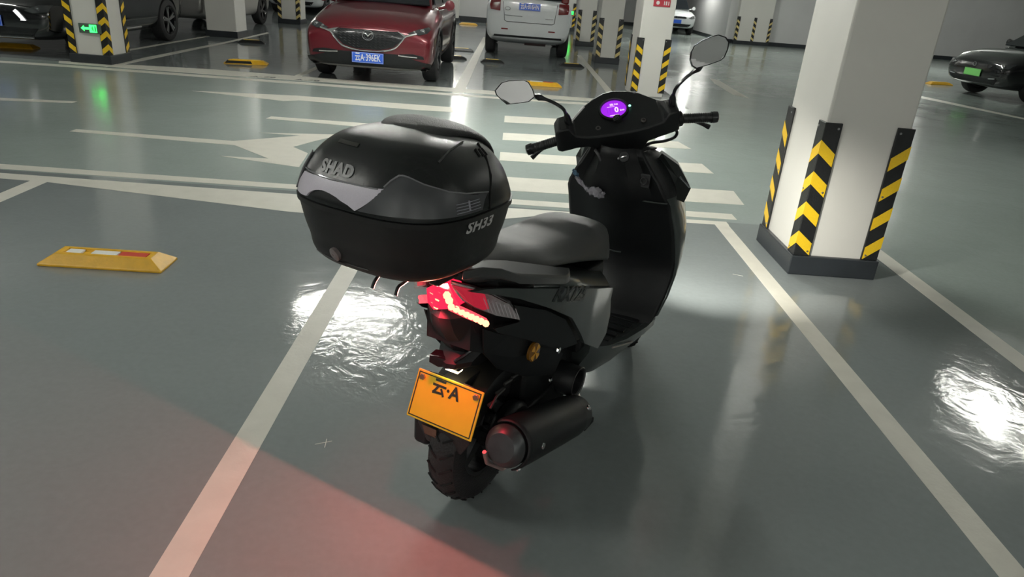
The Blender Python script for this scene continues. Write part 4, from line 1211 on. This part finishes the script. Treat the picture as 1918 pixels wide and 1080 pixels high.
# ---- handlebar, turned to the left
HO, EU, EV, EW = (0.871, 0, 1.014), (0.749, 0.5417, 0.3816), (-0.4827, 0.8406, -0.2459), (-0.454, 0, 0.891)
def hbp(u, v, w): return Vector(HO) + Vector(EU) * u + Vector(EV) * v + Vector(EW) * w
b = NB()
SEC = [(.238, (-.028, -.008), (-.03, .068), (.035, .07), (.045, .03), (.03, -.03)),
       (.222, (-.036, -.010), (-.038, .084), (.044, .088), (.054, .03), (.034, -.036)),
       (.190, (-.036, -.008), (-.038, .086), (.05, .088), (.06, .03), (.036, -.036)),
       (.168, (-.034, -.006), (-.038, .050), (.055, .064), (.075, .02), (.04, -.038)),
       (.125, (-.034, -.010), (-.04, .036), (.095, .080), (.11, .03), (.06, -.05)),
       (.085, (-.034, -.026), (-.04, .032), (.115, .092), (.13, .04), (.08, -.06)),
       (.040, (-.032, -.10), (-.04, .030), (.142, .093), (.158, .05), (.10, -.09)),
       (0, (-.032, -.10), (-.04, .030), (.150, .091), (.168, .05), (.105, -.095)),
       (-.050, (-.032, -.10), (-.04, .030), (.150, .080), (.165, .04), (.10, -.09)),
       (-.092, (-.034, -.030), (-.04, .034), (.142, .068), (.155, .03), (.08, -.06)),
       (-.150, (-.036, -.016), (-.04, .045), (.085, .062), (.10, .02), (.05, -.05)),
       (-.172, (-.036, -.011), (-.04, .076), (.05, .080), (.065, .02), (.04, -.04)),
       (-.198, (-.036, -.006), (-.04, .082), (.045, .082), (.055, .02), (.035, -.034)),
       (-.207, (-.030, -.004), (-.034, .074), (.04, .074), (.045, .02), (.03, -.028))]
loft(b, [[hbp(u, v, w) for u, w in s] for v, *s in SEC])
hc = part('handlebar_cover', b, 'blackp', bevel=.006)
b = NB(); loft(b, [[hbp(u, v, w) for u, v in ((-.05, -.075), (-.05, .075), (.09, .06), (.09, -.06))] for w in (-.20, -.06)]); part('steering_neck', b, 'blackp', bevel=.01)
# highlight on the visor's left rear edge, put in as a white strip
b = NB(); tube(b, [(0.7895, 0.1612, 1.05), (0.8004, 0.1481, 1.073), (0.8117, 0.1325, 1.099)], .004, 6); obj('visor_highlight', b, mat('visor_highlight_white', (.8, .8, .8), .25, coat=.5), hc)
# dash: tilted plane through the face
du, dv = Vector((0, -1, 0)), Vector((.951, 0, .310))
dn = Vector((-.310, 0, .951))
def dash(a, c, lift=0.0):
    """a to the rider's right, c up the slope of the dash, from the centre of the dial."""
    u = .062 + c * .951 - lift * .310; w = .0635 + c * .310 + lift * .951
    return hbp(u, .014 - a, w)
def oval(rx, rz, lift, n=36): return [dash(math.cos(t) * rx, math.sin(t) * rz, lift) for t in [2 * PI * k / n for k in range(n)]]
b = NB(); grid(b, [oval(.056, .050, .0), oval(.054, .048, .010), oval(.048, .042, .012), oval(.046, .040, .006)], close_u=True); dr = part('dash_ring', b, 'blackg')
PUR = emis('lcd_purple', (.36, .02, .80), 1.0)
WL = emis('lcd_white', (.95, .70, 1.0), 1.2)
b = NB(); prism(b, oval(.0455, .0395, .003), (dash(0, 0, .003) - dash(0, 0, 0))); dial = part('dial', b, PUR, smooth=False)
def dl(a, c): return dash(a, c, .0068)
obj('dial_reading', text_bm('0', .032, lambda x, y: dl(x + .010, y - .006), bold=.001, squeeze=.9), WL, dial, smooth=False)
obj('dial_unit', text_bm('km', .013, lambda x, y: dl(x + .030, y - .010), bold=.0003), WL, dial, smooth=False)
obj('dial_trip', text_bm('58.1m', .012, lambda x, y: dl(x + .004, y + .020), bold=.0004), WL, dial, smooth=False)
b = NB()
for x0, x1, z0, z1 in ((-.022, .006, .0105, .012), (-.018, .002, -.030, -.027), (.004, .014, -.0285, -.0265)):
    prism(b, [dl(x0, z0), dl(x1, z0), dl(x1, z1), dl(x0, z1)], (dash(0, 0, .0004) - dash(0, 0, 0)))
obj('dial_bar', b, WL, dial, smooth=False)['kind'] = 'stuff'
b = NB()
for k in range(3):
    x = -.024 + k * .010
    for s, (a, c) in (((0, .002), (.0014, .010)),): prism(b, [dl(x, -.014), dl(x + .0016, -.014), dl(x + .0016, .004), dl(x, .004)], (dash(0, 0, .0003) - dash(0, 0, 0)))
obj('dial_ghost_segment', b, emis('lcd_dim', (.24, .01, .62), 1.0), dial, smooth=False)['kind'] = 'stuff'
b = NB(); loft(b, [[dash(.006 + math.cos(t) * r, -.045 + math.sin(t) * r * .9, h) for t in [2 * PI * k / 16 for k in range(16)]] for r, h in ((.018, 0), (.017, .009), (.014, .0135))]); hub = part('dash_boss', b, 'blackp')
b = NB()   # spread-wing emblem: three feather strokes
for (x0, z0), (x1, z1), (x2, z2) in (((-.010, -.054), (.0, -.050), (.012, -.036)), ((-.010, -.050), (-.002, -.045), (.010, -.034)), ((-.008, -.058), (.004, -.055), (.012, -.044))):
    tube(b, [dash(x0, z0, .0145), dash(x1, z1, .0145), dash(x2, z2, .0145)], .0014, 5)
obj('wing_emblem', b, mat('emblem_grey', (.12, .12, .12), .4, metal=.6), hub)
b = NB(); lathe(b, [(0, .005), (.002, .004), (.0025, 0)], dash(.060, .006, .002), dash(0, 0, 1) - dash(0, 0, 0), 10); part('indicator_lamp', b, emis('indicator_green', (.25, 1.0, .65), 3.0), smooth=False)
b = NB(); lathe(b, [(0, .0065), (.004, .005), (.005, 0)], dash(.088, .066, -.004), dash(0, 0, 1) - dash(0, 0, 0), 10); part('visor_screw', b, 'chrome')
for s, w in ((1, .042), (-1, .042)):
    b = NB(); o = hbp(-.006, s * .082, .0445)
    n_ = hbp(-.310, 0, .951) - hbp(0, 0, 0)
    lathe(b, [(0, .010), (.003, .009), (.003, .005), (-.002, .0045), (-.002, 0)], o, n_, 14); part('cover_screw', b, mat('screw_grey', (.14, .13, .125), .35, metal=.7))
# grips, bar ends, levers, mirrors
for s in (1, -1):
    b = NB()
    p0, p1 = hbp(0, s * .205, .022 if s > 0 else .022), hbp(0, s * .333, .002)
    axg = (p1 - p0).normalized(); Lg = (p1 - p0).length
    prof = [(-.012, .021), (0, .0225), (.004, .0185)]
    for k in range(14):
        h = .008 + k * (Lg - .02) / 14
        prof += [(h, .0185), (h + .003, .0172), (h + .0055, .0172), (h + .0075, .0185)]
    prof += [(Lg - .006, .0185)]
    lathe(b, prof, p0, axg, 20)
    gp = part('grip', b, 'rubber')
    b = NB(); lathe(b, [(Lg - .006, .0205), (Lg + .004, .0215), (Lg + .016, .020), (Lg + .020, .014), (Lg + .020, 0)], p0, axg, 20); obj('bar_end', b, 'blackg', gp)
    b = NB(); tube(b, curve_pts([hbp(.04, s * .19, .0), hbp(.066, s * .225, -.018), hbp(.066, s * .29, -.052), hbp(.06, s * .338, -.082)], 5), [.010] * 6 + [.0075] * 8 + [.009, .010], 10); part('brake_lever', b, 'blackg')
    b = NB(); lathe(b, [(0, .030), (.03, .028), (.035, .02)], hbp(.002, s * .19, .02), hbp(0, s, 0) - hbp(0, 0, 0), 18); part('switch_housing', b, 'blackp')
    m0 = [hbp(.0, s * .186, .082), hbp(.0, s * .188, .112)]
    b = NB(); tube(b, [m0[0], m0[1], hbp(0, s * .19, .125)], [.013, .012, .007], 10)
    tube(b, curve_pts([hbp(0, s * .19, .12), hbp(0, s * .20, .150), hbp(0, s * .232, .182), hbp(.002, s * .268, .205), hbp(.004, s * .29, .216)], 5), [.0062] * 14 + [.008, .010, .012, .012, .010, .008, .006], 8)
    arm = part('mirror_arm', b, 'blackg')
    if s > 0: OUT = [(0.5508, 0.3582, 1.146), (0.5643, 0.3407, 1.175), (0.577, 0.3191, 1.184), (0.6034, 0.2713, 1.19), (0.6098, 0.2574, 1.183), (0.6153, 0.2415, 1.161), (0.6172, 0.2318, 1.137), (0.6054, 0.2488, 1.118), (0.5848, 0.2852, 1.109), (0.5678, 0.3155, 1.103), (0.56, 0.3334, 1.116), (0.5524, 0.3517, 1.132)]
    else: OUT = [(0.8755, -0.2045, 1.32), (0.8815, -0.21, 1.341), (0.8959, -0.2313, 1.361), (0.9125, -0.2581, 1.377), (0.9228, -0.2759, 1.383), (0.9342, -0.2991, 1.377), (0.9387, -0.3115, 1.363), (0.9361, -0.3132, 1.34), (0.9291, -0.3078, 1.312), (0.9227, -0.299, 1.301), (0.9026, -0.2657, 1.284), (0.8816, -0.2304, 1.269), (0.8752, -0.2162, 1.276), (0.8731, -0.2067, 1.296)]
    P = [Vector(p) for p in OUT]; ce = sum(P, Vector()) / len(P)
    eu = (Vector(EU) - Vector(EW) * .6).normalized()
    b = NB()
    rings = [[ce + (p - ce) * k + eu * d for p in P] for k, d in ((.93, -.004), (.985, -.006), (1.0, 0), (.97, .012), (.75, .026), (.3, .032))]
    V = grid(b, rings, close_u=True); b.faces.new(V[-1])
    mh = part('mirror', b, 'blackg')
    b = NB(); b.faces.new([b.verts.new(ce + (p - ce) * .935 - eu * .0035 + Vector(EW) * 0) for p in P]); obj('mirror_glass', b, 'mirror', mh, smooth=False)
b = NB(); tube(b, curve_pts([hbp(.02, -.190, -.02), (0.9854, -0.1715, 1.033), (0.9905, -0.1631, 1.011), (0.9767, -0.132, 0.9938), (0.9546, -0.09498, 0.9848), (0.9437, -0.06809, 0.968), (0.9431, -0.05127, 0.9452)], 5), .0058, 8); part('brake_cable', b, 'blackp')

# ---- crumpled cloth stuffed into the left pocket
rag = empty('rag', (0.87, 0.096, 0.789), 0, 'crumpled pale cloth with a blue knot stuffed in the left pocket of the scooter', 'cloth')
rag.parent = None
rl = Vector((0.87, 0.096, 0.789)); base = Matrix.Translation((*(-0.0182, 1.837, 0)[:2], 0)) @ Matrix.Rotation(math.radians(60), 4, 'Z')
rag.location = base @ rl
rag.rotation_euler = (0, 0, math.radians(60))
def crumple(pts, radii, n=9, am=.25):
    b = NB()
    P = curve_pts([Vector(p) - rl for p in pts], 5)
    rr = [radii[min(len(radii) - 1, int(i * len(radii) / len(P)))] for i in range(len(P))]
    tube(b, P, rr, n)
    for v in b.verts: v.co += Vector((random.uniform(-1, 1), random.uniform(-1, 1), random.uniform(-1, 1))) * .006 * am * 2
    return b
obj('cloth', crumple([(0.83, 0.14, 0.835), (0.83, 0.119, 0.814), (0.83, 0.099, 0.801), (0.83, 0.08, 0.792), (0.83, 0.054, 0.792), (0.83, 0.035, 0.785), (0.83, 0.021, 0.792)], [.008, .008, .006, .010, .016, .019, .015, .008]), mat('pale_cloth', (.36, .35, .39), .8, noise=.2, nscale=60), rag)
obj('knot', crumple([(0.83, 0.158, 0.86), (0.83, 0.151, 0.851), (0.83, 0.14, 0.841), (0.83, 0.135, 0.834)], [.003, .006, .008, .006]), mat('blue_cloth', (.10, .20, .30), .7, noise=.2, nscale=60), rag)

# ================================================================ TOP CASE
case = empty('top_case', (*(-0.0182, 1.837, 0)[:2], 0), math.radians(60), 'rounded black luggage case with pale rear reflector mounted behind the scooter seat', 'top case')
CZ, CH, CXR, CXF, CB, CT = .8970, .3031, -.5863, -.1776, .2070, -.0144
FR = [0, .06, .25, .5, .56, .75, .9, .97, 1.0]
SCL = [.395, .790, .9185, 1.0, 1.0, .893, .700, .486, .15]
def sscale(f):
    f = max(0, min(1, f))
    n = len(FR)
    tg = []
    for i in range(n):
        a, c = max(0, i - 1), min(n - 1, i + 1)
        tg.append((SCL[c] - SCL[a]) / (FR[c] - FR[a]))
    for i in range(n - 1):
        if f <= FR[i + 1]:
            h = FR[i + 1] - FR[i]; t = (f - FR[i]) / h
            if i in (0, n - 2, 3): return SCL[i] + (SCL[i + 1] - SCL[i]) * t
            return (2*t**3 - 3*t**2 + 1) * SCL[i] + (t**3 - 2*t**2 + t) * h * tg[i] + (-2*t**3 + 3*t**2) * SCL[i+1] + (t**3 - t**2) * h * tg[i+1]
    return SCL[-1]
CX = (CXR + CXF) / 2
def sgp(v, e): return math.copysign(abs(v) ** e, v)
def csurf(thd, f, lift=0.0):
    s = sscale(f); t = math.radians(thd); a = (CXF - CXR) / 2
    x = CX - a * s * sgp(math.cos(t), 2/3); y = -CB * s * sgp(math.sin(t), 2/3)
    p = Vector((x, y, CZ + f * CH + CT * (x - CX)))
    if lift:
        d = Vector((p.x - CX, p.y, (f - .45) * .25)).normalized()
        p = p + d * lift
    return p
def csurf_x(x, f, lift=0.0):
    s = sscale(f); a = (CXF - CXR) / 2 * s
    k = max(-1, min(1, (CX - x) / a))
    return csurf(math.degrees(math.acos(max(-1, min(1, sgp(k, 1.5))))), f, lift)
def csurf_y(y, f, lift=0.0):
    k = max(-1, min(1, -y / (CB * sscale(f))))
    return csurf(math.degrees(math.asin(sgp(k, 1.5))), f, lift)
def cshell(f0, f1, n, close_top, close_bot, lift=0.0):
    b = NB()
    fs = [f0 + (f1 - f0) * i / n for i in range(n + 1)]
    V = grid(b, [[csurf(k * 5, f, lift) for k in range(72)] for f in fs], close_u=True)
    if close_bot: b.faces.new(V[0][::-1])
    if close_top: b.faces.new(V[-1])
    return b
shell = obj('case_shell', cshell(.0, .522, 22, True, True), 'case', case)
lid = obj('case_lid', cshell(.532, 1.0, 28, True, True), 'lidm', case)
b = NB(); grid(b, [[csurf(k * 5, f, l) for k in range(72)] for f, l in ((.486, 0), (.49, .004), (.523, .004), (.527, 0))], close_u=True); obj('rim_flange', b, 'case', case)
b = NB(); box(b, (-.36, 0, .8935), (.22, .14, .007)); obj('base_plate', b, 'blackp', case, smooth=False)
# reflectors: pale rear band and smoked side lenses
WB = [(-37, .552), (-38, .62), (-33, .690), (-17, .697), (-4.5, .695), (4, .704), (17.5, .716), (3.5, .551), (1, .575), (-1.5, .604), (-4.5, .617), (-8, .622), (-11, .617), (-15, .604), (-18.5, .578), (-20.5, .551), (-28, .545)]
def sc2(pts, k=.0035): return [(p[0] * k, p[1] * CH) for p in pts]
def cmap(k=.0035): return lambda a, c, l=0.0: csurf(a / k, c / CH, l)
rb_ = obj('rear_reflector', poly_patch(sc2(WB), cmap(), .012, .0035), mat('pale_reflector', (.62, .59, .66), .3, coat=.9, noise=.10, nscale=400), case)
SL = [(17.5, .724), (21.5, .764), (27, .797), (30, .799), (34, .794), (46.5, .758), (65.5, .710), (79, .680), (90.5, .650), (88, .556), (63, .560), (32.5, .566), (6, .556), (4.6, .556)]
smoke = mat('smoked_lens', (.060, .063, .068), .38, coat=.0, noise=.15, nscale=30)
for mir in (0, 1):
    q = [(-39.5, .56), (-39.5, .69), (-43, .775), (-46, .797), (-50, .794), (-62, .758), (-81, .71), (-95, .68), (-106, .65), (-104, .556), (-79, .56), (-48, .56)] if mir else SL
    so = obj('side_reflector', poly_patch(sc2(q), cmap(), .012, .0035), smoke, case)
    b = NB()
    edge_ = q[:9]
    tube(b, [csurf(p[0], p[1] + .003, .004) for p in edge_], .0018, 6)
    obj('lens_edge', b, mat('lens_edge_clear', (.20, .20, .21), .12, coat=.8), so)
    b = NB()
    for j in range(4):
        tube(b, [csurf((-16 - th) if mir else th, .575 + j * .018, .0042) for th in (70, 76, 82, 87)], .001, 4)
    for th in (80,):
        tube(b, [csurf((-16 - th) if mir else th, f, .0042) for f in (.575, .61, .64)], .0022, 5)
    obj('lens_rib', b, mat('lens_rib_clear', (.28, .28, .32), .2, coat=.6), so)['kind'] = 'stuff'
b = NB(); tube(b, [csurf(th, .703 + .001 * abs(th + 8) * .3, .0035) for th in range(-34, 17, 3)], .0016, 6); obj('reflector_edge', b, mat('lens_edge_clear', (.20, .20, .21), .12), rb_)
# lettering, lock, seams
LG = mat('case_lettering_grey', (.22, .22, .22), .4)
obj('lettering', text_bm('SHAD', .0300, lambda a, c: csurf_y(.037 - a, .765 + c / CH, .0018), bold=.0014, squeeze=1.12), LG, lid, smooth=False)
obj('lettering', text_bm('SH33', .034, lambda a, c: csurf_x(-.402 + a * 1.0, .447 + c / CH, .0015), bold=.0012, shear=.15, squeeze=1.20, spacing=1.08), mat('case_lettering_pale', (.5, .5, .5), .4), shell, smooth=False)
b = NB(); o = csurf(-6.5, .171, 0); n_ = (csurf(-6.5, .171, .02) - o); lathe(b, [(-.004, .015), (.004, .015), (.006, .012), (.006, .004), (.003, 0)], o, n_, 20); lk = obj('lock', b, mat('lock_metal', (.26, .22, .22), .35, metal=.6), case)
b = NB(); tube(b, [csurf(90.5, .535, .001), csurf(91.5, .62, .001), csurf(96, .74, .001), csurf(103, .85, .001), csurf(112, .92, .001)], .0022, 6); obj('lid_seam', b, mat('seam_black', (.004, .004, .004), .8), lid)
for k in range(3):
    b = NB(); tube(b, [csurf(99 + k * 4.5, .90 - k * .004, .001), csurf(97 + k * 4.5, .86 - k * .004, .001)], .003, 5); obj('vent_slot', b, MATS['seam_black'], lid)
b = NB(); tube(b, [csurf(th, .115 + .0006 * (th + 8) ** 2 * .05, .0005) for th in range(-30, 10, 4)], .0016, 5); obj('shell_crease', b, 'case', shell)
b = NB(); tube(b, [csurf(64, .875, .001), csurf(72, .90, .001), csurf(82, .925, .0015), csurf(95, .945, .0015)], .002, 5); obj('lid_crease', b, mat('crease_grey', (.06, .06, .06), .3), lid)
b = poly_patch([(-.028, -.010), (.028, -.010), (.028, .010), (-.028, .010)], lambda a, c, l=0.0: csurf_y(.045 - a, .915 + c * .9, .0012 + l), .01, .0006); obj('sticker', b, mat('faded_sticker', (.035, .034, .030), .3, noise=.5, nscale=120), lid)
# padded backrest wrapping over the front of the lid
b = NB()
rings = []
for x, z, w, th in ((-.418, 1.1955, .03, .010), (-.405, 1.2010, .062, .018), (-.37, 1.2100, .092, .026), (-.32, 1.2130, .112, .028), (-.27, 1.2040, .122, .030), (-.225, 1.1790, .126, .030), (-.195, 1.1410, .122, .028), (-.182, 1.1000, .11, .022), (-.178, 1.0750, .08, .014)):
    t = Vector((x + .33, 0, (z - 1.05) * 1.2)); t.normalize()
    up_ = Vector((max(0, min(1, (x + .36) / .16)) * .9, 0, 1)).normalized() if x > -.36 else Vector((-.15, 0, 1)).normalized()
    ring = []
    for k in range(14):
        a = 2 * PI * k / 14
        dy, dz = sgp(math.cos(a), .7) * w, sgp(math.sin(a), .8) * th * .5
        ring.append(Vector((x, dy, z)) + up_ * (dz - .010 - (dy / .15) ** 2 * .022))
    rings.append(ring)
loft(b, rings); obj('backrest_pad', b, mat('pad_vinyl', (.022, .023, .023), .5, noise=.3, nscale=200, bump=.5, bscale=500), case, subsurf=1)
